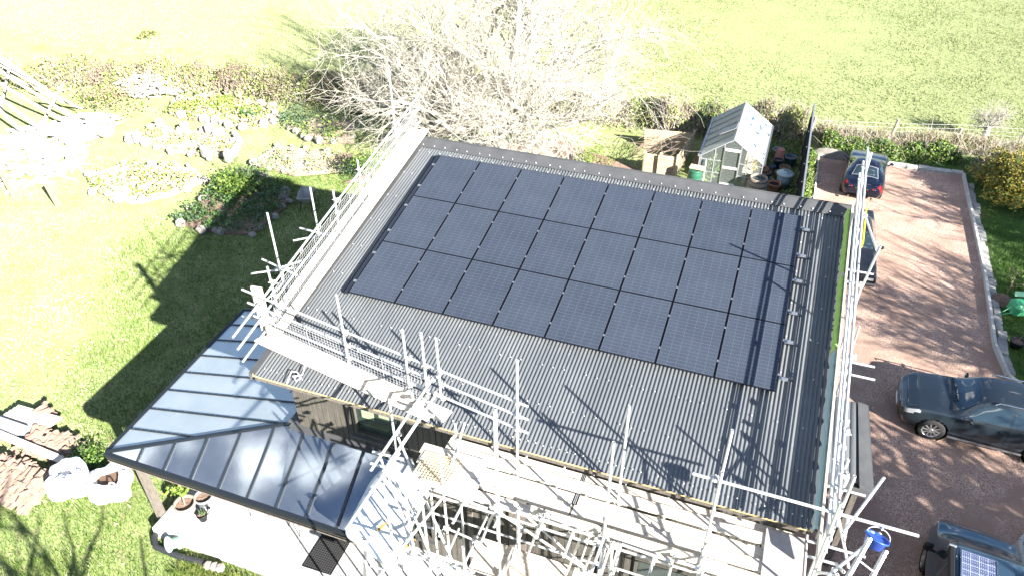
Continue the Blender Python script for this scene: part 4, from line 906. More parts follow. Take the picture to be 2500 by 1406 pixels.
for i in range(n):
    y0, y1 = Y0+(Y1-Y0)*i/n+.02, Y0+(Y1-Y0)*(i+1)/n-.02
    for s, x, m in ((-1, X0, ghw), (1, X1, ghp)):
        B = MB(); e = .012; B.prism([(x, y0, EZ-e), (x, y1, EZ-e), (XM+s*.01, y1, RZ-e), (XM+s*.01, y0, RZ-e)], .006, m); B.build('roof_pane', gh)
        B = MB(); B.box((x, (y0+y1)/2, EZ/2), (.006, y1-y0, EZ-.04), ghg); B.build('side_pane', gh)
for z in (EZ, .05):
    for x in (X0, X1): bar((x, Y0, z), (x, Y1, z), .04, .05)
bar((XM, Y0-.02, RZ+.01), (XM, Y1+.02, RZ+.01), .06, .05, 'ridge_bar')
for y in (Y0, Y1):
    bar((X0, y, .05), (X1, y, .05), .04, .05)
    for x in (X0+.62, XM-.35, XM+.35, X1-.62): bar((x, y, .05), (x, y, EZ+(RZ-EZ)*(1-abs(x-XM)/(X1-XM))-.02))
    for z in (.72, 1.3): bar((X0, y, z), (XM-.36, y, z), .025, .025); bar((XM+.36, y, z), (X1, y, z), .025, .025)
    B = MB(); B.add([(X0, y, .06), (X1, y, .06), (X1, y, EZ), (XM, y, RZ), (X0, y, EZ)], [(0, 1, 2, 3, 4)], ghg); B.prism([(X0, y, .06), (X1, y, .06), (X1, y, EZ), (XM, y, RZ), (X0, y, EZ)], 0, ghg, dz=(0, .005, 0)); B.build('gable_pane', gh)
dr_ = MB()
for x in (XM-.33, XM+.33): dr_.beam((x, Y0-.03, .08), (x, Y0-.03, 1.95), .04, .03, alu)
for z, h in ((.2, .22), (1.05, .1), (1.88, .12)): dr_.box((XM, Y0-.03, z), (.64, .025, h), white)
dr_.build('door', gh)
B = MB(); B.prism([(XM-.06, 15.3, RZ+.06), (XM-.06, 15.9, RZ+.06), (XM-.72, 15.9, RZ-.33), (XM-.72, 15.3, RZ-.33)], .02, ghw)
for a, b in (((XM-.06, 15.3, RZ+.07), (XM-.72, 15.3, RZ-.32)), ((XM-.06, 15.9, RZ+.07), (XM-.72, 15.9, RZ-.32)), ((XM-.72, 15.3, RZ-.32), (XM-.72, 15.9, RZ-.32)), ((XM-.06, 15.3, RZ+.07), (XM-.06, 15.9, RZ+.07))): B.beam(a, b, .035, .035, mat('grey vent frame', (.25, .25, .26), rough=.5))
B.build('roof_vent', gh)
vent = MATS['grey vent frame']
for i in range(1, n): y = Y0+(Y1-Y0)*i/n; bar((X0-.02, y, EZ+.02), (XM-.15, y, RZ-.08), .03, .03, 'glazing_bar', vent)
bar((X1+.05, Y0, EZ-.02), (X1+.05, Y1, EZ-.02), .09, .06, 'gutter', flash); bar((X0-.05, Y0, EZ-.02), (X0-.05, Y1, EZ-.02), .07, .06, 'gutter')
shelf = empty('plant_staging', (7.5, 16, 0), 'wooden staging with seedlings inside the greenhouse', 'shelf')
for z in (.75,): B = MB(); B.box((7.55, 16.3, z), (.7, 3.4, .04), timber); B.build('shelf_top', shelf)
for x in (7.3, 7.8):
    for y in (14.9, 17.8): B = MB(); B.box((x, y, .37), (.05, .05, .72), timber); B.build('leg', shelf)
def plant(name, pos, R, h, mats, label, cat='plant', n=60, sz=.12, group=None, stem=None, k=5, flat=.2, kindparts=True, twig=0):
    o = empty(name, pos, label, cat, group); P = np.array(pos, float); c = P+np.stack([NR.normal(size=k)*R*.45, NR.normal(size=k)*R*.45, NR.uniform(.25, .95, k)*h], 1)
    V, F, I = leaves(c, sz, n, (R*.32, R*.32, h*.2), mats, flat); V[:, 2] = np.maximum(V[:, 2], P[2]+.01); arr_mesh('foliage', V, F, mats, I, o)
    B = MB()
    for i in range(max(3, twig or 4)): a = RND.uniform(0, 6.28); B.tube(P+np.array([.05*math.cos(a), .05*math.sin(a), 0]), P+np.array([R*.6*math.cos(a), R*.6*math.sin(a), h*RND.uniform(.5, .95)]), .012 if not stem else stem, BR, 4, r2=.004)
    B.build('stems', o); return o
plant('potted_plant', (5.9, 15.2, 0), .4, 1.0, [G2, G3], 'leafy green plant growing inside the left side of the greenhouse', n=70, sz=.14)
plant('potted_plant', (6.0, 17.2, 0), .4, .9, [G2, G1], 'darker plant at the far end inside the greenhouse', n=60, sz=.14)
plant('potted_plant', (7.5, 15.0, .78), .25, .35, [G3, mat('orange flower', (.75, .4, .03), rough=.6)], 'orange flowering plant on the staging behind the greenhouse door', n=25, sz=.09)
def pot(pos, r, h, m, label, lean=0., up=True, rim=True, group='plant pots beside the greenhouse', soilfill=True, name='plant_pot'):
    o = empty(name, pos, label, 'plant pot', group); A = Matrix.Rotation(lean, 3, 'X')
    pr = [(r*.72, 0), (r*.98, h*.84), (r*1.06, h*.85), (r*1.06, h), (r*.9, h), (r*.88, h*.8)] if up else [(r*1.05, 0), (r*1.05, h*.13), (r, h*.14), (r*.7, h)]
    B = MB(); B.lathe(pos, pr, m, 20, A, cap=not up); B.build('body', o)
    if up: B = MB(); B.lathe(pos, [(r*.9, h*.78), (.001, h*.8)], soil if soilfill else blackm, 16, A, cap=False); B.build('soil', o)
    return o
blp = mat('blue glazed', (.05, .12, .22), rough=.35); brz = mat('brown pot', (.22, .14, .08), rough=.7); grb = mat('grey plastic', (.3, .36, .38), rough=.5)
pot((8.52, 18.3, 0), .26, .35, grb, 'grey tub with a pale lid beside the far end of the greenhouse')
pot((8.62, 17.75, 0), .24, .62, mat('pink pot', (.5, .24, .19), rough=.8), 'upturned pale terracotta pot beside the greenhouse', up=False)
pot((9.12, 17.4, 0), .25, .5, blp, 'round blue glazed pot near the dark fence'); pot((8.6, 17.1, 0), .2, .4, mat('dark blue', (.02, .03, .07), rough=.4), 'dark blue glazed pot beside the greenhouse')
pot((8.42, 16.5, 0), .13, .35, blp, 'small slim blue pot beside the greenhouse'); pot((8.93, 16.45, 0), .24, .42, brz, 'brown tapered pot standing on a pallet'); pot((8.75, 16.2, 0), .2, .2, terra, 'low terracotta pot beside the brown tapered pot')
pot((8.1, 15.55, .3), .36, .26, blackm, 'wide black tub holding a terracotta pot', lean=.15); pot((8.1, 15.5, .46), .18, .22, terra, 'terracotta pot sitting in the wide black tub', lean=.1)
pot((8.25, 15.2, 0), .3, .32, grb, 'grey blue bowl pot behind the wooden barrel'); pot((8.62, 14.75, 0), .27, .42, terra, 'stack of terracotta pots in front of the lidded bin', soilfill=False); pot((8.35, 14.25, 0), .17, .12, brz, 'small brown ring shaped saucer pot near the barrel', soilfill=False); pot((8.8, 14.2, 0), .17, .12, brz, 'small brown saucer pot near the ridge of the house', soilfill=False)
bn = empty('dustbin', (8.98, 15.35, 0), 'pale blue round dustbin with lid beside the greenhouse', 'bin')
B = MB(); B.lathe((8.98, 15.35, 0), [(.27, 0), (.33, .62)], mat('pale blue bin', (.22, .33, .38), rough=.4), 24); B.build('body', bn)
B = MB(); B.lathe((8.98, 15.35, .62), [(.37, 0), (.38, .03), (.33, .07), (.17, .09), (.16, .12), (.001, .13)], mat('bin lid', (.42, .55, .6), rough=.35), 24); B.build('lid', bn)
B = MB(); B.curve([(8.9, 15.35, .75), (8.93, 15.35, .8), (9.03, 15.35, .8), (9.06, 15.35, .75)], .015, blackm); B.build('handle', bn)
br = empty('water_barrel', (7.95, 14.25, 0), 'old wooden barrel full of water at the corner of the greenhouse', 'barrel')
stave = mat('barrel wood', (.22, .17, .13), (.40, .34, .28), rough=.85, scale=6, stretch=(4, 4, .5), bump=.3); hoop = mat('rusty hoop', (.13, .10, .085), rough=.6)
B = MB(); B.lathe((7.95, 13.95, 0), [(.33, 0), (.41, .3), (.44, .52), (.42, .75), (.36, .98), (.32, .98), (.34, .8)], stave, 28, cap=False); B.build('staves', br)
for z, r in ((.12, .37), (.35, .43), (.68, .437), (.88, .40)): B = MB(); B.lathe((7.95, 13.95, z), [(r, -.025), (r+.006, -.02), (r+.004, .03), (r-.01, .035)], hoop, 28, cap=False); B.build('hoop', br)
B = MB(); B.lathe((7.95, 13.95, .86), [(.345, 0), (.001, .001)], mat('dark water', (.03, .06, .08), rough=.02, spec=1), 24, cap=False); B.build('water', br)
wb = empty('water_butt', (5.3, 14.2, 0), 'green ribbed water butt with a pale board on top', 'water butt'); gp = mat('green plastic', (.03, .13, .08), rough=.45)
B = MB(); pr = []
for i in range(13): z = i*.075+.03; pr.append((.27+.018*math.cos(i*math.pi*2/3)+.03*math.sin(z/1.0*math.pi), z))
B.lathe((5.3, 13.9, 0), pr, gp, 24); B.build('body', wb)
B = MB(); B.box((5.36, 13.88, 1.02), (.62, .34, .06), timber, rz=-.1); B.build('lid', wb)
pp = MB(); pp.curve([(5.66, 14.15, 1.3), (5.66, 14.1, .5), (5.68, 13.95, .12), (5.5, 13.85, .06)], .03, white); o = pp.build('downpipe', None, (5.66, 14.1, .5)); tag(o, 'white pipe running down the front left corner of the greenhouse', 'pipe')
# compost bays
cb = empty('compost_bay', (3.6, 15.2, 0), 'pale timber compost bay filled with cut stems left of the greenhouse', 'compost bay')
for k, (a, b) in enumerate((((2.9, 14.5), (4.35, 14.6)), ((4.35, 14.6), (4.6, 17.2)), ((2.4, 17.0), (4.6, 17.3)))):
    for j in range(5): B = MB(); B.beam((*a, .1+j*.2), (*b, .1+j*.2), .03, .185, timber); B.build('board', cb)
for x, y in ((2.95, 14.45), (3.65, 14.5), (4.4, 14.55), (4.65, 17.3), (4.52, 15.9)): B = MB(); B.box((x, y, .55), (.1, .1, 1.15), timber); B.build('post', cb)
for k in range(2): B = MB(); B.box((3.15+.62*k, 14.4, .52), (.42, .03, 1.05), timber); B.build('upright_board', cb)
bt = MB()
for i in range(75):
    a = Vector((RND.uniform(2.3, 4.4), RND.uniform(14.9, 17.2), RND.uniform(.3, 1.0))); d = Vector((RND.gauss(.9, .4), RND.gauss(.9, .4), RND.gauss(.25, .3))).normalized()*RND.uniform(.5, 1.5); bt.tube(a-d*.5, a+d*.5, .012, BR, 4, r2=.005)
o = bt.build('brushwood', None, (3.4, 16, .5)); tag(o, 'heap of cut dry stems lying in the compost bay', 'brushwood')
pb = MB(); 
for i in range(4): pb.beam((5.0+.05*i, 15.1+.0*i, .05+.0*i), (5.05+.05*i, 16.3, .55), .11, .03, mat('brown plank', (.25, .16, .1), rough=.9))
o = pb.build('plank', None, (5, 15.6, .3)); tag(o, 'brown planks leaning between compost bay and greenhouse', 'plank')
# dark fence panel
fn = empty('fence', (9.68, 15.5, 0), 'tall dark boarded fence between the greenhouse plot and the driveway', 'fence'); fdk = mat('dark fence paint', (.03, .035, .04), (.05, .055, .06), rough=.8, scale=3)
for i in range(6):
    y0, y1 = 10.7+i*1.62, 10.7+(i+1)*1.62-.06; B = MB(); B.box((9.68, (y0+y1)/2, .95), (.03, y1-y0, 1.86), fdk)
    for j in range(11): B.box((9.66, y0+.07+j*.147, .95), (.03, .1, 1.84), fdk)
    B.build('panel', fn)
    B = MB(); B.beam((9.68, y0, 1.93), (9.68, y1, 1.93), .07, .04, mat('grey capping', (.13, .15, .18), rough=.7)); B.build('capping', fn)
    B = MB(); B.box((9.6, y0-.03, .95), (.09, .09, 1.95), fdk); B.build('post', fn)
for y, h in ((20.9, 1.3), (21.6, 1.2)): B = MB(); B.box((9.35 if y < 21 else 9.5, y, h/2), (.11, .11, h), oldwood); o = B.build('fence_post', None, (9.4, y, 0)); tag(o, 'weathered post beyond the end of the dark fence, %s' % ('nearer' if y < 21 else 'farther'), 'fence post', 'weathered posts behind the dark fence')
# wire fence to the field
wf = empty('wire_fence', (13.5, 21.8, 0), 'wire stock fence with wooden posts between driveway and field', 'fence')
pts = [(9.8, 20.9), (13.5, 21.75), (16.45, 22.65), (19.2, 23.1), (23, 23.9)]
for (x, y), h in zip(pts, (1.1, 1.15, .75, 1., 1.)): B = MB(); B.tube((x, y, 0), (x+.1, y-.02, h), .075, boardx, 8, r2=.065); B.build('post', wf)
for z in (.3, .5, .7, .9):
    B = MB()
    for a, b in zip(pts[:-1], pts[1:]): B.tube((*a, z), (*b, z), .006, galv, 4)
    B.build('wire', wf)
# right verge objects
gbg = mat('green bag', (.06, .38, .17), (.10, .45, .22), rough=.5, scale=3)
gb_ = empty('garden_bag', (17.15, 8.7, 0), 'green woven garden waste bag lying on the verge', 'bag')
B = MB(); B.box((17.35, 8.85, .28), (.75, .55, .5), gbg, rz=.35, bev=.1, rx=.12); B.build('body', gb_)
B = MB(); B.curve([Vector((16.98, 8.62, .35))+Vector((-.32*math.sin(t), -.12*math.sin(t)-.1*t, -.2*math.sin(t)+.02)) for t in np.linspace(0, 3.1, 9)], .016, gbg); B.build('handle', gb_)
B = MB(); B.prism([(17.05, 8.95, .62), (17.05, 9.1, .7), (17.75, 9.3, .72), (17.8, 9.1, .62)], .02, mat('pale green flap', (.3, .6, .38), rough=.5)); B.build('flap', gb_)
def ppot(pos, r, h, m, label): o = pot(pos, r, h, m, label, group='pots on the verge'); return o
ppot((16.98, 6.85, 0), .22, .28, blackm, 'black pot with a thin sapling beside the white edging'); ppot((17.75, 7.25, 0), .2, .26, terra, 'terracotta pot on the verge near the black pot')
def sapling(name, pos, h, label, m, n=40, lean=(0, 0)):
    o = empty(name, pos, label, 'sapling'); B = MB(); p = Vector(pos); q = p+Vector((lean[0], lean[1], h)); B.tube(p, q, .014, BR, 5, r2=.005); c = []
    for i in range(14): a = p.lerp(q, RND.uniform(.3, 1)); b = a+Vector((RND.gauss(0, .16), RND.gauss(0, .16), .12)); B.tube(a, b, .005, BR, 4); c.append(tuple(b))
    B.build('stem', o); V, F, I = leaves(c, .05, n//10+2, (.04, .04, .04), [m, G3]); arr_mesh('leaf_clusters', V, F, [m, G3], I, o); return o
sapling('sapling', (16.98, 6.85, .25), 1.3, 'thin leaning sapling growing in the black pot', G3, lean=(.55, .4)); sapling('sapling', (16.95, 9.5, 0), 1.2, 'upright dry sapling above the green bag', G4, 60, lean=(.1, .1))
plant('shrub', (17.9, 8.0, 0), .3, .5, [G1, BR], 'low dark shrub beside the terracotta pot on the verge', 'shrub', n=30, sz=.08)
B = MB(); B.add([(16.9, 9.0, .02), (17.2, 9.7, .03), (16.75, 9.9, .02), (16.65, 9.2, .02)], [(0, 1, 2, 3)], soil); B.lathe((16.9, 9.45, 0), [(.42, 0), (.3, .12), (.001, .2)], soil, 12, cap=False); o = B.build('soil_heap', None, (16.9, 9.45, 0)); tag(o, 'small dark heap of soil beside the green bag', 'soil heap')
o = MB(); o.lathe((10.85, 19.1, 0), [(.5, 0), (.48, .12), (.3, .3), (.001, .36)], darkstone, 12, cap=False); o = o.build('boulder', None, (10.85, 19.1, 0)); tag(o, 'low grey boulder at the top left corner of the driveway', 'boulder'); o.scale = (1.9, .7, 1)

# ------------------------------------------------------------ patio things
def bigpot(pos, r, h, m, label): o = pot(pos, r, h, m, label, group='planters on the patio', name='planter'); return o
ribbed = mat('ribbed beige planter', (.2, .175, .145), (.28, .25, .21), rough=.7, scale=20, stretch=(1, 1, 6)); paleg = mat('pale grey planter', (.34, .36, .38), rough=.4)
bigpot((-3.92, -7.98, .325), .26, .42, ribbed, 'beige ribbed planter holding a small leafy tree'); bigpot((-3.62, -7.62, .325), .23, .4, paleg, 'smooth pale grey planter next to the beige ribbed planter'); bigpot((-3.42, -8.0, .325), .13, .22, blackm, 'small black pot with spiky leaves')
st = empty('potted_tree', (-3.92, -7.98, .7), 'small bright leaved tree growing in the beige planter', 'tree')
B = MB(); B.tube((-3.92, -7.98, .65), (-3.9, -7.95, 1.15), .018, BR, 6); B.build('trunk', st)
V, F, I = leaves(np.array([(-3.9, -7.95, 1.2)])+NR.normal(size=(9, 3))*[.13, .13, .13], .11, 14, (.07, .07, .07), [G3, G2], .3); arr_mesh('crown', V, F, [G3, G3], I, st)
V, F = blades(np.tile([(-3.42, -8.0, .52)], (16, 1))+NR.normal(size=(16, 3))*[.03, .03, 0], np.full(16, .22), np.full(16, .03), .6); o = arr_mesh('spiky_plant', V, F, [G2, G5], NR.integers(0, 2, 16), base=(-3.42, -8, .52)); tag(o, 'spiky leaved plant growing in the small black pot', 'plant')
sp = MB(); sp.tube((-3.3, -7.85, .33), (-3.3, -7.85, .62), .025, white, 8); sp.box((-3.3, -7.85, .66), (.1, .07, .07), blackm, bev=.015); sp.box((-3.3, -7.85, .34), (.2, .2, .02), white); o = sp.build('tap_post', None, (-3.3, -7.85, .33)); tag(o, 'short white stand with black head between the planters', 'tap')
hr = empty('hose_reel', (-3.75, -8.72, .1), 'white cable reel wound with green cord against the patio edge', 'reel'); A = Matrix.Rotation(R_(62), 3, 'X') @ Matrix.Rotation(R_(-20), 3, 'Y'); pc = Vector((-3.72, -8.78, .25))
palew = mat('reel flange', (.62, .74, .72), rough=.4)
B = MB(); B.lathe(pc, [(.2, .14), (.2, .155)], palew, 24, A); B.build('flange', hr); B = MB(); B.lathe(pc, [(.2, -.12), (.2, -.105)], palew, 24, A); B.build('flange', hr)
B = MB(); gc = mat('green cord', (.2, .33, .26), rough=.6)
B.lathe(pc, [(.14+.012*(i % 2), -.1+.02*i) for i in range(12)], gc, 20, A); B.build('cord', hr)
du = MB(); du.curve([(-4.5, -8.3, .12), (-4.42, -8.75, .08), (-4.2, -8.95, .07), (-3.5, -8.97, .07), (-2.75, -8.9, .07)], .075, mat('black duct', (.03, .032, .038), rough=.6), 10); o = du.build('drain_pipe', None, (-4, -8.9, .07)); tag(o, 'black corrugated drain pipe curving round the patio corner', 'pipe')
ck = MB()
for i in range(3): ck.box((-2.6+.16*i, -8.95+.02*i, .12), (.2, .2, .2), darkstone, rz=i, bev=.05)
o = ck.build('stone', None, (-2.5, -8.95, .1)); tag(o, 'grey broken stone at the end of the black drain pipe', 'stone')
dm = MB(); dm.box((.05, -7.72, .335), (.78, 1.12, .018), blackm, rz=.03)
for i in range(13):
    for j in range(19): dm.box((.05-.34+i*.057, -7.72-.51+j*.057, .349), (.036, .036, .012), mat('mat pile', (.035, .035, .037), rough=.9))
o = dm.build('doormat', None, (.05, -7.72, .33)); tag(o, 'black rubber doormat on the pale patio beside the tarpaulin', 'doormat')
# wire bistro furniture under the veranda
wirem = mat('dark wire', (.05, .05, .05), rough=.5)
def chair(x, y, rz, label):
    o = empty('wire_chair', (x, y, .325), label, 'chair', 'wire chairs under the veranda', rz); 
    def lp(B, nm): ob = B.build(nm, None); ob.parent = o
    for sx in (-1, 1):
        for sy in (-1, 1): B = MB(); B.tube((sx*.16, sy*.16, .44), (sx*.24, sy*.24, 0), .01, wirem, 6); lp(B, 'leg')
    B = MB(); B.lathe((0, 0, .44), [(.2, 0), (.21, .015), (.2, .03)], wirem, 20); lp(B, 'seat')
    B = MB(); B.curve([(.19*math.cos(t), .19*math.sin(t)+.0, .45+.42*math.sin((t-math.pi*.1)/(.8*math.pi)*math.pi)) for t in np.linspace(math.pi*.1, math.pi*.9, 11)], .01, wirem); B.curve([(0, .19, .45), (0, .19, .86)], .006, wirem); lp(B, 'backrest')
chair(-2.2, -7.2, .3, 'left wire chair under the veranda eave'); chair(-.95, -7.3, 1.2, 'right wire chair under the veranda eave')
tb = empty('bistro_table', (-1.55, -7.0, .325), 'small round wire table between the two wire chairs', 'table')
B = MB(); B.lathe((-1.55, -7.0, 1.03), [(.3, 0), (.31, .01), (.3, .02)], wirem, 24); B.build('tabletop', tb)
for i in range(3): a = i*2.1+.4; B = MB(); B.tube((-1.55, -7.0, 1.03), (-1.55+.3*math.cos(a), -7.0+.3*math.sin(a), .33), .012, wirem, 6); B.build('leg', tb)

# ------------------------------------------------------------ tiles, planks, bags at the lower left
tilem = mat('roof tile', (.24, .165, .125), (.36, .26, .205), rough=.85, scale=5, bump=.2)
def tiles(cx, cy, w, d, n, label, rz=0, rows=3, lay=3):
    mb = MB(); A = Matrix.Rotation(rz, 3, 'Z'); nx = int(w/.13); ny = int(d/.24)
    for L in range(lay):
        for j in range(ny-L % 2):
            for i in range(nx-L):
                if RND.random() < .12: continue
                c = Vector((cx, cy, 0))+A@Vector((-w/2+.13*(i+L*.5)+RND.gauss(0, .05), -d/2+.24*(j+L*.4)+RND.gauss(0, .04), .05+.085*L+RND.gauss(0, .015)))
                a = rz+RND.gauss(0, .75); R3 = Matrix.Rotation(a, 3, 'Z') @ Matrix.Rotation(RND.gauss(.1, .12), 3, 'X'); vs = []; m = 6
                for e in range(2):
                    for k in range(m): t = math.pi*k/(m-1); vs.append(c+R3@Vector((.085*math.cos(t), (e-.5)*.34, .05*math.sin(t))))
                    for k in range(m): t = math.pi*k/(m-1); vs.append(c+R3@Vector((.07*math.cos(t), (e-.5)*.34, .05*math.sin(t)-.015)))
                fs = [(k, k+1, 2*m+k+1, 2*m+k) for k in range(m-1)]+[(m+k+1, m+k, 3*m+k, 3*m+k+1) for k in range(m-1)]
                for e in (0, 2*m): fs += [(e+k, e+k+1, e+m+k+1, e+m+k) for k in range(m-1)]
                mb.add(vs, fs, tilem)
    o = mb.build('roof_tiles', None, (cx, cy, 0)); tag(o, label, 'roof tiles', 'heaps of old roof tiles')
tiles(-9.25, -7.15, 1.9, .95, 60, 'heap of curved clay roof tiles behind the long timber plank', .1); tiles(-9.1, -8.55, 2.3, 1.15, 60, 'wide heap of curved clay roof tiles in front of the long timber plank', -.05, lay=4)
tiles(-10.45, -6.35, .7, .7, 10, 'small stack of clay tiles beside the grey planks at the left edge', .4, lay=4)
B = MB(); B.beam((-11.5, -7.62, .42), (-7.7, -7.78, .36), .2, .06, board); o = B.build('timber_plank', None, (-9.5, -7.7, .35)); tag(o, 'long pale timber plank lying between the two tile heaps', 'plank')
B = MB()
for i in range(6): B.beam((-11.6+.05*i, -7.1+.11*i, .15+.02*i), (-9.9+.04*i, -7.0+.1*i, .15+.02*i), .1, .05, boardx)
o = B.build('plank_stack', None, (-10.6, -6.9, .15)); tag(o, 'stack of weathered grey planks at the left edge of the photo', 'planks')
B = MB(); B.box((-10.9, -7.35, .2), (1.2, .5, .3), mat('slate block', (.22, .24, .28), rough=.8)); o = B.build('crate', None, (-10.9, -7.3, 0)); tag(o, 'dark slate coloured box under the grey planks', 'crate')
bagw = mat('white woven bag', (.82, .83, .84), (.88, .88, .88), rough=.7, scale=2, bump=.25, bscale=6)
def bulkbag(cx, cy, r, h, label, openr, fill, seed, rz=0):
    o = empty('bulk_bag', (cx, cy, 0), label, 'bulk bag', 'white bulk bags beside the tile heaps'); rg = random.Random(seed); n = 28; rings = []
    prof = [(.8, 0), (1., .12), (1.06, .4), (1.03, .7), (.95, .92), (.72, 1.02), (openr, .96), (openr*.92, .6)]; ph = [rg.uniform(0, 6) for _ in range(6)]; vs = []
    for k, (rr, zz) in enumerate(prof):
        for i in range(n):
            t = 2*math.pi*i/n; w = 1+.06*math.sin(3*t+ph[0])+.05*math.sin(5*t+ph[1]+k*.4)+.025*math.sin(11*t+ph[2]+k); sq = 1+.1*math.cos(4*t+.4)
            vs.append((cx+r*rr*w*sq*math.cos(t+rz), cy+r*rr*w*sq*math.sin(t+rz)*.95, h*zz*(1+.08*math.sin(2*t+ph[3])*(k > 3)+.05*math.sin(7*t+ph[4])*(k > 3))))
    fs = [(k*n+i, k*n+(i+1) % n, k*n+n+(i+1) % n, k*n+n+i) for k in range(len(prof)-1) for i in range(n)]
    B = MB(); B.add(vs, fs, bagw, True); B.build('body', o); B = MB(); B.lathe((cx, cy, h*.62), [(r*openr*1.15, 0), (.001, .05)], fill, 14, cap=False); B.build('contents', o)
    for k in range(3): a = rg.uniform(0, 6.28); p = Vector((cx+r*.7*math.cos(a), cy+r*.7*math.sin(a), h)); B = MB(); B.curve([p, p+Vector((.05, .02, .1)), p+Vector((.14, .05, .09)), p+Vector((.18, .05, -.02))], .02, bagw); B.build('lifting_loop', o)
bulkbag(-7.62, -8.2, .52, .72, 'white bulk bag nearly closed, next to the front tile heap', .28, mat('brown rubble', (.3, .13, .06), rough=.9), 3)
bulkbag(-6.55, -7.9, .55, .62, 'white bulk bag wide open beneath the veranda corner', .62, mat('dark soil fill', (.12, .07, .045), rough=.9), 9)

# ------------------------------------------------------------ left garden objects
wbw = empty('wheelbarrow', (-9.85, 6.85, 0), 'grey wheelbarrow standing on the shaded lawn by the stone edged bed', 'wheelbarrow', None, .35)
def lp(B, nm, par=wbw): ob = B.build(nm, None); ob.parent = par; return ob
B = MB(); pl = mat('barrow tray', (.33, .34, .33), rough=.5); bx = [(.28, -.5, .62), (.28, .42, .66), (-.28, .42, .66), (-.28, -.5, .62)]; bb = [(.17, -.3, .34), (.17, .2, .34), (-.17, .2, .34), (-.17, -.3, .34)]
B.add(bx+bb, [(0, 1, 5, 4), (1, 2, 6, 5), (2, 3, 7, 6), (3, 0, 4, 7), (4, 5, 6, 7)], pl); B.curve([bx[0], bx[1], bx[2], bx[3], bx[0]], .02, pl); lp(B, 'tray')
for s in (-1, 1): B = MB(); B.curve([(s*.06, .62, .2), (s*.2, .2, .32), (s*.24, -.35, .34), (s*.27, -.85, .55)], .018, blackm); lp(B, 'handle_bar'); B = MB(); B.curve([(s*.22, -.2, .33), (s*.24, -.45, 0), (s*.22, -.1, .2)], .016, blackm); lp(B, 'leg')
B = MB(); A = Matrix.Rotation(math.pi/2, 3, 'Y'); B.lathe((0, .62, .19), [(.1, -.05), (.19, -.05), (.19, .05), (.1, .05)], rubber, 20, A); lp(B, 'wheel')
G8 = mat('leaf straw glare', (.50, .47, .32), rough=.9); G9 = mat('leaf lime glare', (.30, .36, .10), rough=.8)  # leaf colours lifted to carry the sun's hot spot on the left
def rocks(mb, pts, s0, s1, m, h=.8):
    for p in pts:
        s = RND.uniform(s0, s1); c = Vector((p[0], p[1], s*h*.35)); mb.box(c, (s*RND.uniform(.8, 1.3), s*RND.uniform(.7, 1.1), s*h*RND.uniform(.8, 1.3)), m, rz=RND.uniform(0, 3), rx=RND.gauss(0, .2), bev=s*.22)
def along(poly, step, j=.06, closed=True):
    out = []; n = len(poly)
    for i in range(n if closed else n-1):
        a, b = np.array(poly[i][:2]), np.array(poly[(i+1) % n][:2]); L = np.linalg.norm(b-a)
        for k in range(max(1, int(L/step))): out.append(a+(b-a)*(k/max(1, int(L/step)))+NR.normal(size=2)*j)
    return out
bedsoil = mat('pale soil', (.26, .2, .15), (.36, .3, .22), rough=1, scale=5, bump=1., bscale=15)
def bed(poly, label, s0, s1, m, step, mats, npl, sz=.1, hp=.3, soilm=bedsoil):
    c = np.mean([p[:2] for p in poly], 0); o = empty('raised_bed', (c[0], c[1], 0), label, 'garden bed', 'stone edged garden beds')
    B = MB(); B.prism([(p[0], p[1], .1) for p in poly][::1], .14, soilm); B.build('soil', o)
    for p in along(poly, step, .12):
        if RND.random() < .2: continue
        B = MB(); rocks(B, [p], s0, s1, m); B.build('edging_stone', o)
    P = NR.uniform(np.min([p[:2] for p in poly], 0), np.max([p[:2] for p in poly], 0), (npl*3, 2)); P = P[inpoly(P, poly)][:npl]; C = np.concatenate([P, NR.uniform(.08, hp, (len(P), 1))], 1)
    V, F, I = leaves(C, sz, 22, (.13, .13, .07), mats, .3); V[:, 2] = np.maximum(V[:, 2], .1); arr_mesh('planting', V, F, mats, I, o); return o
beds_xy = []
for px in (((425,285),(440,240),(560,240),(670,262),(665,300),(620,318)), ((330,340),(370,320),(500,325),(580,345),(560,385),(420,375)), ((225,430),(300,405),(480,415),(500,445),(420,480),(320,500),(240,470)), ((690,310),(720,285),(860,300),(865,350),(780,350)), ((610,400),(680,360),(830,380),(840,420),(720,430)), ((430,545),(520,470),(600,425),(710,470),(700,500),(620,575),(530,570))): pass
gstone = mat('garden stone', (.24, .225, .195), (.44, .42, .37), rough=.95, scale=4, bump=.8, bscale=12)
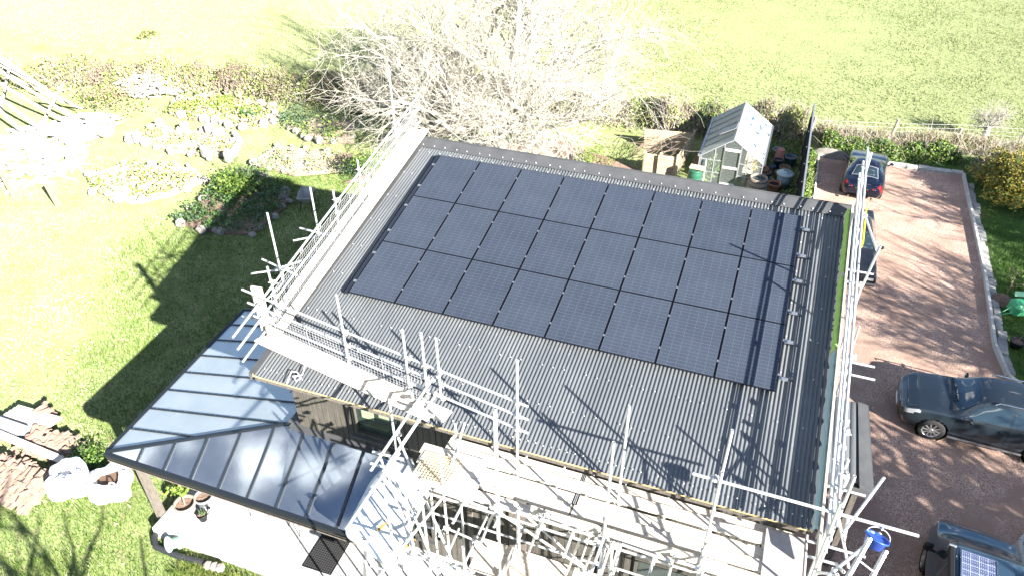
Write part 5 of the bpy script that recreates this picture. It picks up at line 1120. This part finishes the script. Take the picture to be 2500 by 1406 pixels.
BEDS = [
 ([(-21.571,12.422,0.000), (-22.922,14.532,0.000), (-20.349,15.436,0.000), (-17.283,15.222,0.000), (-16.228,13.500,0.000), (-16.595,12.433,0.000)], 'long raised bed edged with upright pale stones near the hedge', .26, .48, gstone, .42, [G9, G3, G8], 90, .16),
 ([(-21.566,9.573,0.000), (-21.460,10.611,0.000), (-18.741,11.319,0.000), (-16.595,11.089,0.000), (-15.870,9.479,0.000), (-18.750,8.910,0.000)], 'raised bed edged with large white blocks in the middle of the lawn', .3, .6, gstone, .8, [G9, G8, G9], 50, .12),
 ([(-20.660,5.833,0.000), (-20.063,7.106,0.000), (-16.527,7.933,0.000), (-15.403,7.091,0.000), (-15.915,5.540,0.000), (-17.100,4.372,0.000), (-19.245,4.736,0.000)], 'oval bed with pale rubble and rushes at the left of the lawn', .18, .42, gstone, .5, [G9, G8, G3], 55, .14),
 ([(-15.442,13.253,0.000), (-15.556,14.544,0.000), (-12.327,14.877,0.000), (-11.029,12.819,0.000), (-12.644,12.247,0.000)], 'planted bed with grey green foliage near the big tree', .18, .36, gstone, .5, [G5, G9, G3], 60, .12),
 ([(-14.566,9.277,0.000), (-14.287,11.190,0.000), (-11.010,11.429,0.000), (-9.979,10.050,0.000), (-11.892,8.953,0.000)], 'bed of low glare-coloured plants and bare soil between lawn paths', .18, .36, gstone, .6, [G8, G5, G9], 55, .1),
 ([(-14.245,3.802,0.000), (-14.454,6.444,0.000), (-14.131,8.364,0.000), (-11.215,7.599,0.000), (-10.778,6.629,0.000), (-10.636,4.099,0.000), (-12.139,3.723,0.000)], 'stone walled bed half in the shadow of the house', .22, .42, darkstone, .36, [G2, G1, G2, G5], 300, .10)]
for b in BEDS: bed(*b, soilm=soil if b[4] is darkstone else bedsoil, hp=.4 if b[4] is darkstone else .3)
for px in (((-23.058,9.291,0.000), 'grey boulder standing alone on the bright lawn'),): B = MB(); B.box((px[0][0], px[0][1], .28), (.8, .7, .55), darkstone, rz=.5, bev=.2); o = B.build('boulder', None, px[0]); tag(o, px[1], 'boulder')
for p, h, l in (((-22.135,3.019,0.000), 1.4, 'taller leaning wooden post at the left edge of the lawn'), ((-19.974,3.235,0.000), 1.0, 'shorter leaning wooden post at the left edge of the lawn')):
    B = MB(); B.tube(p, (p[0]-.25, p[1]+.05, h), .12, mat('brown post', (.30, .22, .15), rough=.9), 9); o = B.build('wooden_post', None, p); tag(o, l, 'post', 'leaning posts at the left of the lawn')
LP = [((-31.912,11.815,2.200), (-26.790,10.435,0.900)), ((-30.529,10.505,2.000), (-25.722,9.975,0.300)), ((-29.587,9.583,1.800), (-25.768,9.431,0.300)), ((-28.481,8.517,1.600), (-25.909,8.308,0.100)), ((-27.663,7.703,1.400), (-26.515,7.697,0.100)), ((-30.481,10.607,2.300), (-26.053,10.658,0.600)), ((-34.023,13.189,1.200), (-30.602,11.754,1.200))]
nm = ['highest', 'second highest', 'third', 'fourth', 'lowest', 'thin middle', 'short upper']
for k, (a, b) in enumerate(LP):
    a, b = Vector(a), Vector(b); a = a-(b-a)*.35; B = MB(); B.tube(a, b, .075 if k != 5 else .045, mat('bleached pole', (.62, .56, .48), rough=.85), 8); o = B.build('timber_pole', None, b); tag(o, '%s of the bleached poles leaning at the upper left corner' % nm[k], 'pole', 'bleached poles leaning at the upper left')
fr = empty('pole_trestle', (-27.2, 10.4, 0), 'crossed timber trestle carrying the bleached poles', 'trestle')
for a, b in (((-27.6, 9.6, 0), (-27.2, 11.2, 1.5)), ((-27.0, 11.6, 0), (-27.3, 9.9, 1.5)), ((-31, 10, 0), (-31.2, 11.9, 2.2)), ((-30.8, 12.6, 0), (-31.1, 10.6, 2.2))): B = MB(); B.tube(a, b, .06, MATS['bleached pole'], 7); B.build('leg', fr)
def pile(c, r, n, L, rad, m, label, h=.5, az=None, nm='brushwood'):
    B = MB()
    for i in range(n):
        a = RND.uniform(0, 6.28); q = r*math.sqrt(RND.random()); p = Vector((c[0]+q*math.cos(a)*1.3, c[1]+q*math.sin(a), RND.uniform(.05, h*(1-q/r*.7)))); t = RND.uniform(0, 3.14) if az is None else RND.gauss(az, .2); d = Vector((math.cos(t), math.sin(t), RND.gauss(0, .15)))*L*RND.uniform(.5, 1)*.5; B.tube(p-d, p+d, rad*RND.uniform(.6, 1.2), m, 5)
    o = B.build(nm, None, (c[0], c[1], 0)); tag(o, label, 'wood pile', 'wood piles in the left garden')
pw = mat('bleached wood', (.6, .56, .5), rough=.9)
pile((-25.445,15.359,0.300), 1.7, 260, .8, .07, pw, 'big bleached log pile against the hedge', 1.1); pile((-24.878,9.978,0.200), 1.1, 120, 1.1, .05, pw, 'bleached stick pile beneath the leaning poles', .7, .6); pile((-25.627,7.914,0.100), 1.8, 160, 1.2, .06, pw, 'low bleached heap of sticks left of the grey boulder', .4)
pile((-24.409,5.575,0.100), 2.2, 120, 1.4, .07, pw, 'scattered bleached timber near the leaning posts', .3); pile((-9.990,10.915,0.100), .7, 60, .9, .02, BR, 'small bundle of brown canes by the left edge of the roof', .5)
# ------------------------------------------------------------ trees, hedges, grass
bark = mat('pale bark', (.42, .395, .33), (.56, .53, .46), rough=.95, scale=6)
def bare_tree(name, base, h0, limbs, length, rad, depth, nchild, label, seed, m=bark, up=.05, minr=.008, trunk_r=.32, cat='tree', group=None, wig=.16):
    rg = random.Random(seed); o = empty(name, base, label, cat, group); p = Vector(base); segs = []
    for az_, el_, L in limbs:
        d = Vector((math.cos(R_(az_))*math.cos(R_(el_)), math.sin(R_(az_))*math.cos(R_(el_)), math.sin(R_(el_)))); grow(p+Vector((0, 0, h0*rg.uniform(.75, 1))), d, length*L, rad*rg.uniform(.75, 1.1), depth, nchild, segs, rg, wig, up, (.35, .95), .70, minr)
    G = np.array([s[:8] for s in segs]); D = np.array([s[8] for s in segs]); G[:, 2] = np.maximum(G[:, 2], .15); G[:, 5] = np.maximum(G[:, 5], .15)
    V, F = twigs(G[D >= depth-1], 6); arr_mesh('limbs', V, F, [m], None, o, True)
    V, F = twigs(G[D < depth-1], 3); arr_mesh('crown', V, F, [m], None, o)
    B = MB(); B.tube(p, p+Vector((0, 0, h0)), trunk_r, m, 12, r2=trunk_r*.8); B.build('trunk', o); return o
LM = [(200, 32, 1.0), (165, 40, 1.05), (130, 45, 1.0), (100, 52, 1.05), (70, 45, 1.0), (40, 42, .95), (10, 38, 1.0), (-20, 32, .9), (235, 35, .85), (280, 42, .65), (320, 40, .7), (150, 66, 1.1), (60, 68, 1.1), (250, 70, .8), (185, 18, .8), (0, 16, .75), (-45, 20, .6), (215, 15, .7)]
bare_tree('bare_tree', (-4.1, 14.7, 0), 1.5, LM, 5.4, .19, 4, {4: 6, 3: 6, 2: 5, 1: 4}, 'large pale leafless tree spreading behind the roof ridge', 5)
# trees standing outside the frame towards the sun: their shadows stripe the gravel and the lawn
LS = [(k*40, 40+(k % 3)*12, 1) for k in range(9)]
for k, (b, L, lab, sd) in enumerate((((27.5, 2.0, 0), 3.8, 'leafless tree beyond the right side of the driveway', 21), ((31, -7, 0), 4.0, 'leafless tree further along the lane side', 22), ((28, 10.5, 0), 3.0, 'leafless tree beside the far end of the verge', 23), ((3.0, -19.2, 0), 3.6, 'leafless tree in front of the house garden', 24), ((6.6, -21.0, 0), 3.8, 'leafless tree beyond the lower lawn', 25))):
    bare_tree('bare_tree', b, 2.2, LS, L, .2 if k < 3 else .26, 3, {3: 6, 2: 6, 1: 5} if k < 3 else {3: 4, 2: 3, 1: 3}, lab, sd, minr=.03 if k < 3 else .055, group='leafless trees around the house', up=.1)
ev = empty('evergreen_tree', (25.2, -8.6, 0), 'dense evergreen tree outside the right edge, shading the gravel', 'tree')
B = MB(); B.tube((25.2, -8.6, 0), (25.2, -8.6, 6), .25, oldwood, 10, r2=.1); B.build('trunk', ev)
cs = np.array([25.2, -8.6, 5.2])+NR.normal(size=(70, 3))*[1.9, 1.9, 1.7]; V, F, I = leaves(cs, .28, 110, (.45, .45, .4), [G1, G2], .2); V[:, 2] = np.maximum(V[:, 2], .3); arr_mesh('crown', V, F, [G1, G2], I, ev)
def hedge(path, w, h, label, mats, nleaf, sz, ntwig, probs=None, name='hedge', twm=BR, cat='hedge', z0=0.):
    c = np.mean(path, 0); o = empty(name, (c[0], c[1], 0), label, cat); P = np.array(path, float); L = np.linalg.norm(np.diff(P, axis=0), axis=1); T = np.concatenate([[0], np.cumsum(L)]); n = int(nleaf)
    t = NR.uniform(0, T[-1], n); x = np.interp(t, T, P[:, 0]); y = np.interp(t, T, P[:, 1]); k = np.clip(np.searchsorted(T, t)-1, 0, len(L)-1); d = np.diff(P, axis=0)[k]/L[k][:, None]; nr = np.stack([-d[:, 1], d[:, 0]], 1)
    s = NR.normal(size=n)*.32; clump = .72+.28*np.sin(t*1.9+1)*np.cos(t*.73)+.12*np.sin(t*5.1); zz = h*clump*np.sqrt(np.clip(1-(s*1.1)**2, .1, 1))*NR.uniform(.25, 1.05, n)
    C = np.stack([x+nr[:, 0]*s*w, y+nr[:, 1]*s*w, z0+zz], 1)
    V, F, I = leaves(C, sz, 1, (.05, .05, .05), mats, .1)
    if probs is not None: cl = np.clip((np.sin(t*.8+s*2)+np.sin(t*2.3+3)+NR.normal(size=n)*.8+1.6)/3.2, 0, .999); I = (cl*len(mats)).astype(int)
    arr_mesh('foliage', V, F, mats, I, o)
    m = int(ntwig); q = NR.integers(0, n, m); A = C[q]*[1, 1, .2]; B = C[q]+NR.normal(size=(m, 3))*[.3, .3, .15]+[0, 0, .15]; B[:, 2] = np.maximum(B[:, 2], .1); V, F = twigs(np.concatenate([A, B, np.full((m, 1), .014), np.full((m, 1), .005)], 1)); arr_mesh('twigs', V, F, [twm, bark], NR.integers(0, 2, len(F)), o); return o
hedge([(-46, 9), (-36, 12.5), (-30, 14.8), (-24, 16.3), (-18, 17.0), (-12.5, 17.8)], 2.2, 1.5, 'overgrown hedge along the field edge left of the big tree', [G9, G8, G4, G9, G3, BR], 52000, .13, 9000, 1)
hedge([(-12.5, 17.8), (-7, 19.2), (-1, 20.0), (3.2, 20.3)], 2.0, 1.4, 'shaded hedge running behind the big bare tree', [G3, G8, BR, G9], 24000, .12, 5000, 1)
hedge([(2.8, 19.3), (5, 20.2), (7.4, 20.9), (9.4, 21.4)], 1.6, 1.5, 'bramble hedge behind the greenhouse', [G9, G8, BR, G3], 15000, .11, 4000, 1)
hedge([(10.4, 19.9), (12.5, 20.1), (14.6, 20.5), (16.4, 20.6)], .9, .75, 'lush green bramble bank above the end of the driveway', [G2, G3, G3, G1], 14000, .11, 600)
hedge([(10.2, 21.0), (13, 21.3), (16, 21.9), (19, 22.2), (22, 22.6)], .9, .65, 'straw coloured dead growth along the wire fence', [G4, BR, G4, G3], 9000, .1, 5000, None, 'dead_growth', G4, 'plant')
hedge([(9.95, 13.5), (10.02, 16), (10.05, 18.6)], .28, .4, 'strip of bright green weeds between dark fence and driveway', [G3, G2, G3], 4200, .08, 100, None, 'weeds', BR, 'plant')
hedge([(17.3, 19.3), (18.6, 19.8), (20.5, 20.2)], 1.2, 1.2, 'bramble tangle behind the golden conifer', [G4, BR, G2], 5000, .1, 2500, None)
# golden conifer: sprays of scale leaves
cf = empty('conifer', (18.2, 17.2, 0), 'golden leaved spreading conifer right of the driveway corner', 'tree')
cs = []; sg = []
for i in range(330):
    a = RND.uniform(0, 6.28); e = RND.uniform(.05, 1.25); r = RND.uniform(.72, 1.0)*(1.95-.35*math.sin(e)+.3*math.sin(a*3+1)+.2*math.sin(a*7+e*5)); d = np.array([math.cos(a)*math.cos(e), math.sin(a)*math.cos(e), math.sin(e)*1.1]); b = np.array([18.2, 17.2, .35]); q = b+d*r; q[2] = max(q[2], .15); sg.append((*b, *q, .03, .008))
    for k in range(5): cs.append(b+(q-b)*(.55+.1*k)+NR.normal(size=3)*.05)
cs = np.array(cs); V, F, I = leaves(cs, .095, 22, (.11, .11, .05), [G6, G7, G6, G2], .7); arr_mesh('foliage', V, F, [G6, G7, G6, G2], I, cf); V, F = twigs(sg, 4); arr_mesh('branches', V, F, [oldwood], None, cf)
bare_tree('bare_tree', (17.75, 23.3, 0), .7, [(k*45, 35+(k % 2)*20, 1) for k in range(8)], .75, .045, 3, {3: 5, 2: 4, 1: 4}, 'small pollarded leafless tree by the wire fence', 31, minr=.008, trunk_r=.16)
SH = [((-13.291,6.477,0.000), 1.1, .9, [G3, G3, G2], 'bright yellow green shrub at the shadow edge on the lawn', 160, .12), ((-12.736,7.642,0.000), .8, .7, [G3, G5], 'straggly pale shrub above the stone walled bed', 90, .1), ((-15.026,13.924,0.000), .7, .55, [G5, G5, G2], 'round grey green clump beside the planted bed', 120, .09), ((-9.347,10.066,0.000), .7, .5, [G2, G5], 'soft green mound beside the left roof edge', 120, .08),
      ((-12.566,16.149,0.000), .7, .6, [G1, G2], 'dark green shrub under the left side of the big tree', 120, .1), ((-7.978,9.163,1.000), .6, .5, [G3, G2], 'fresh green bush seen through the left scaffold rails', 100, .1), ((-25.835,12.911,0.000), 1.5, .9, [G3, G4, BR], 'dry pale bush below the log pile', 190, .12), ((0.412,14.598,0.000), .6, .6, [G3, G3], 'bright green plant just behind the roof ridge', 80, .09),
      ((4.040,14.829,0.000), .5, .4, [G1, G5], 'small dark round shrub near the compost bay', 90, .07), ((-11.766,7.791,0.000), .5, .45, [G2, G3], 'small fresh clump in the shaded stone bed', 70, .08), ((4.786,20.399,0.000), .8, 1.1, [G2, G1, G3], 'leafy dark bush touching the left side of the greenhouse', 160, .11), ((3.041,20.833,0.000), .9, .9, [G3, G4, G3], 'yellow green bush right of the big tree', 150, .11),
      ((11.990,19.591,0.000), .8, .45, [G2, G3], 'green bramble mound beside the coupe', 100, .1), ((-31.918,22.190,0.000), .6, .4, [G3, G4], 'pale bush on the field side of the hedge', 60, .12), ((-2.915,-3.662,0.000), .3, .2, [G2], 'green weeds in the shade of the veranda', 40, .07), ((-7.871,-7.378,0.000), .5, .35, [G1, G2, G3], 'weedy clump behind the white bulk bags', 110, .08),
      ((-21.560,13.374,0.000), .8, .5, [G3, G9, G9], 'sunlit leafy clump at the left end of the long bed', 60, .14), ((-19.894,14.303,0.000), .7, .4, [G3, G9], 'sunlit leafy clump in the middle of the long bed', 80, .14), ((-17.693,13.790,0.000), .5, .35, [G2, G5], 'low green tuft at the right end of the long bed', 60, .1)]
for p, r, h, ms, lab, n, sz in SH: plant('shrub', p, r, h, ms, lab, 'shrub', n=n, sz=sz, k=9, group='shrubs in the garden')
# hut-like white blocks around second bed
for k, p in enumerate(((-21.034,10.864,0.000), (-19.623,11.007,0.000), (-18.293,11.226,0.000), (-15.606,9.127,0.000), (-16.885,9.118,0.000), (-21.042,9.272,0.000))): B = MB(); B.box((p[0], p[1], .3), (.42, .34, .6), gstone, rz=k*.7, bev=.08); o = B.build('stone_block', None, p); tag(o, ['pale upright block at the far left of the white block bed', 'pale upright block behind the white block bed, second from left', 'pale upright block behind the white block bed, right one', 'tall pale block at the near right corner of the white block bed', 'pale block in front of the white block bed', 'pale block at the left end of the white block bed'][k], 'stone block', 'pale blocks round the lawn bed')
B = MB(); B.curve([(-17.177,11.646,0.100), (-16.349,10.956,0.100), (-16.010,10.270,0.100), (-15.911,9.570,0.100)], .16, stone, 8); o = B.build('stone_log', None, (-16.304,10.732,0.100)); tag(o, 'bent pale log lying at the right end of the white block bed', 'log')
# grass blades
def scatter(n, x0, x1, y0, y1, inc=None, exc=(), dens=None):
    P = np.stack([NR.uniform(x0, x1, n), NR.uniform(y0, y1, n)], 1); k = np.ones(n, bool)
    if inc: k &= inpoly(P, inc)
    for e in exc: k &= ~inpoly(P, e)
    if dens is not None: k &= NR.random(n) < dens(P)
    return P[k]
HOUSE = [(-.7, -6.9), (10.1, -6.9), (10.1, .3), (-.7, .3)]; PAT = [(-4.5, -8.7), (10.8, -8.7), (10.8, -6.4), (-.6, -6.4), (-.6, -3.1), (-4.6, -3.1)]
EX = [HOUSE, PAT, DRV, [(-5.2, 10.2), (4.6, 10.8), (5, 14), (-1, 16), (-5, 14.8), (-7.6, 12.4)]]+[[q[:2] for q in b[0]] for b in BEDS[:3]]
def grass(name, P, h0, h1, w, mats, label, lean=.5, pr=(.5, .3, .2), z=0.):
    n = len(P); h = NR.uniform(h0, h1, n); cl = np.sin(P[:, 0]*1.3+np.sin(P[:, 1]*.9)*2)*np.sin(P[:, 1]*1.1+P[:, 0]*.4)+NR.normal(size=n)*.5; h *= 1+.35*np.clip(cl, -1, 1)
    V, F = blades(np.concatenate([P, np.full((n, 1), z)+bumpy(P[:, :1], P[:, 1:2])*(z == 0)], 1), h, np.full(n, w)*NR.uniform(.7, 1.4, n), lean); q = (cl-cl.min())/(cl.max()-cl.min()+1e-9); q = np.clip(q*.55+NR.random(n)*.45, 0, .999); I = np.searchsorted(np.cumsum(pr), q).clip(0, len(mats)-1)
    o = arr_mesh(name, V, F, mats, I, base=(float(P[:, 0].mean()), float(P[:, 1].mean()), 0)); tag(o, label, 'grass', None, 'stuff'); return o
gp1 = mat('grass blade glare pale', (.42, .45, .27), rough=.9); gp2 = mat('grass blade glare light', (.28, .33, .15), rough=.9); gp3 = mat('grass blade glare white', (.55, .55, .36), rough=.9); gb4 = mat('grass blade lime', (.13, .20, .03), rough=.8)  # gp blades carry the antisolar glare in their colour
far = lambda P: np.clip(1.25-np.hypot(P[:, 0]+2, P[:, 1]+12)/34, .25, 1)*(.68+.32*np.sin(P[:, 0]*1.1+2*np.sin(P[:, 1]*.6))*np.sin(P[:, 1]*1.4+P[:, 0]*.5)+.15*np.sin(P[:, 0]*4.3)*np.sin(P[:, 1]*3.7))
NEAR = [(-20, -20), (2, -20), (2, -8.5), (-4, -8), (-9.5, -9.2), (-20, -8.2)]; SHD = [(-14, -7.5), (-4, -8.5), (-3, 8), (-13.5, 8.2), (-14, 2)]
def gprob(P):  # green share follows the house shadow edge; glare-coloured blades fill the rest
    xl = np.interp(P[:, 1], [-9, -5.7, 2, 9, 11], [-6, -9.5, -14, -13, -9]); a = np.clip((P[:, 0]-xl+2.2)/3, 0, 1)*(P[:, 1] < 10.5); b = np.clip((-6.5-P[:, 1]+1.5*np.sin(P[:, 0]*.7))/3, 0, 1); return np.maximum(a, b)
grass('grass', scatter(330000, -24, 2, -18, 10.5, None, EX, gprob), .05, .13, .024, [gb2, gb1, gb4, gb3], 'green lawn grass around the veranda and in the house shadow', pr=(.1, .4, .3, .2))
grass('grass', scatter(520000, -42, 4, -16, 17.5, None, EX, lambda P: far(P)*(1-.93*gprob(P))), .06, .13, .035, [gp2, gp1, gp3], 'lawn grass between the garden beds with sun glare in its colour', pr=(.45, .35, .2))
grass('grass', scatter(9000, 5, 9.6, 13.2, 21, None, [[(5.3, 14.2), (8, 14.2), (8, 18.5), (5.3, 18.5)]]), .06, .16, .03, [gb2, gb1, gb2], 'grass between greenhouse and fence with fence shade in its colour')  # deep green blades paint in the shade beside the fence
grass('grass', scatter(60000, 16.9, 24, 2.5, 19, None, [DRV]), .1, .24, .03, [gb2, gb1, gb3], 'long green verge grass right of the driveway', .7, (.4, .42, .18))
fb1 = mat('field blade', (.23, .29, .105), rough=.8); fb2 = mat('field blade pale', (.33, .36, .17), rough=.8); fb3 = mat('field blade deep', (.15, .21, .06), rough=.8)
grass('grass', scatter(150000, -6, 45, 21.3, 58, None, (), lambda P: .62+.3*np.sin(P[:, 0]*.8+np.sin(P[:, 1]*1.3))*np.sin(P[:, 1]*.9+P[:, 0]*.3)+.1*np.sin(P[:, 0]*3.1)*np.sin(P[:, 1]*2.7)), .06, .13, .06, [fb3, fb1, fb2], 'short green crop grass on the right half of the field', .6, (.25, .45, .3), z=.0)
grass('grass', scatter(90000, -70, -4, 19, 60, None, [[(-70, 10), (-30, 17), (-12, 19.5), (0, 21.3), (0, 0), (-70, 0)]]), .06, .12, .07, [gp2, gp1, gp3], 'crop grass on the left half of the field with sun glare in its colour', .6, (.3, .5, .2), z=.0)  # left field brightened through the same glare-coloured blades
grass('grass', scatter(9000, -7.8, -4.4, -6.8, -2.2, None, [PAT]), .2, .5, .02, [G4, gb1, G4], 'dry tall stalks beside the left veranda eave', .6)
grass('grass', scatter(5000, -3.4, 1.2, -9.5, -8.9, None, ()), .1, .25, .02, [gb1, gb3, gb2], 'grass tufts in front of the patio edge', .6)
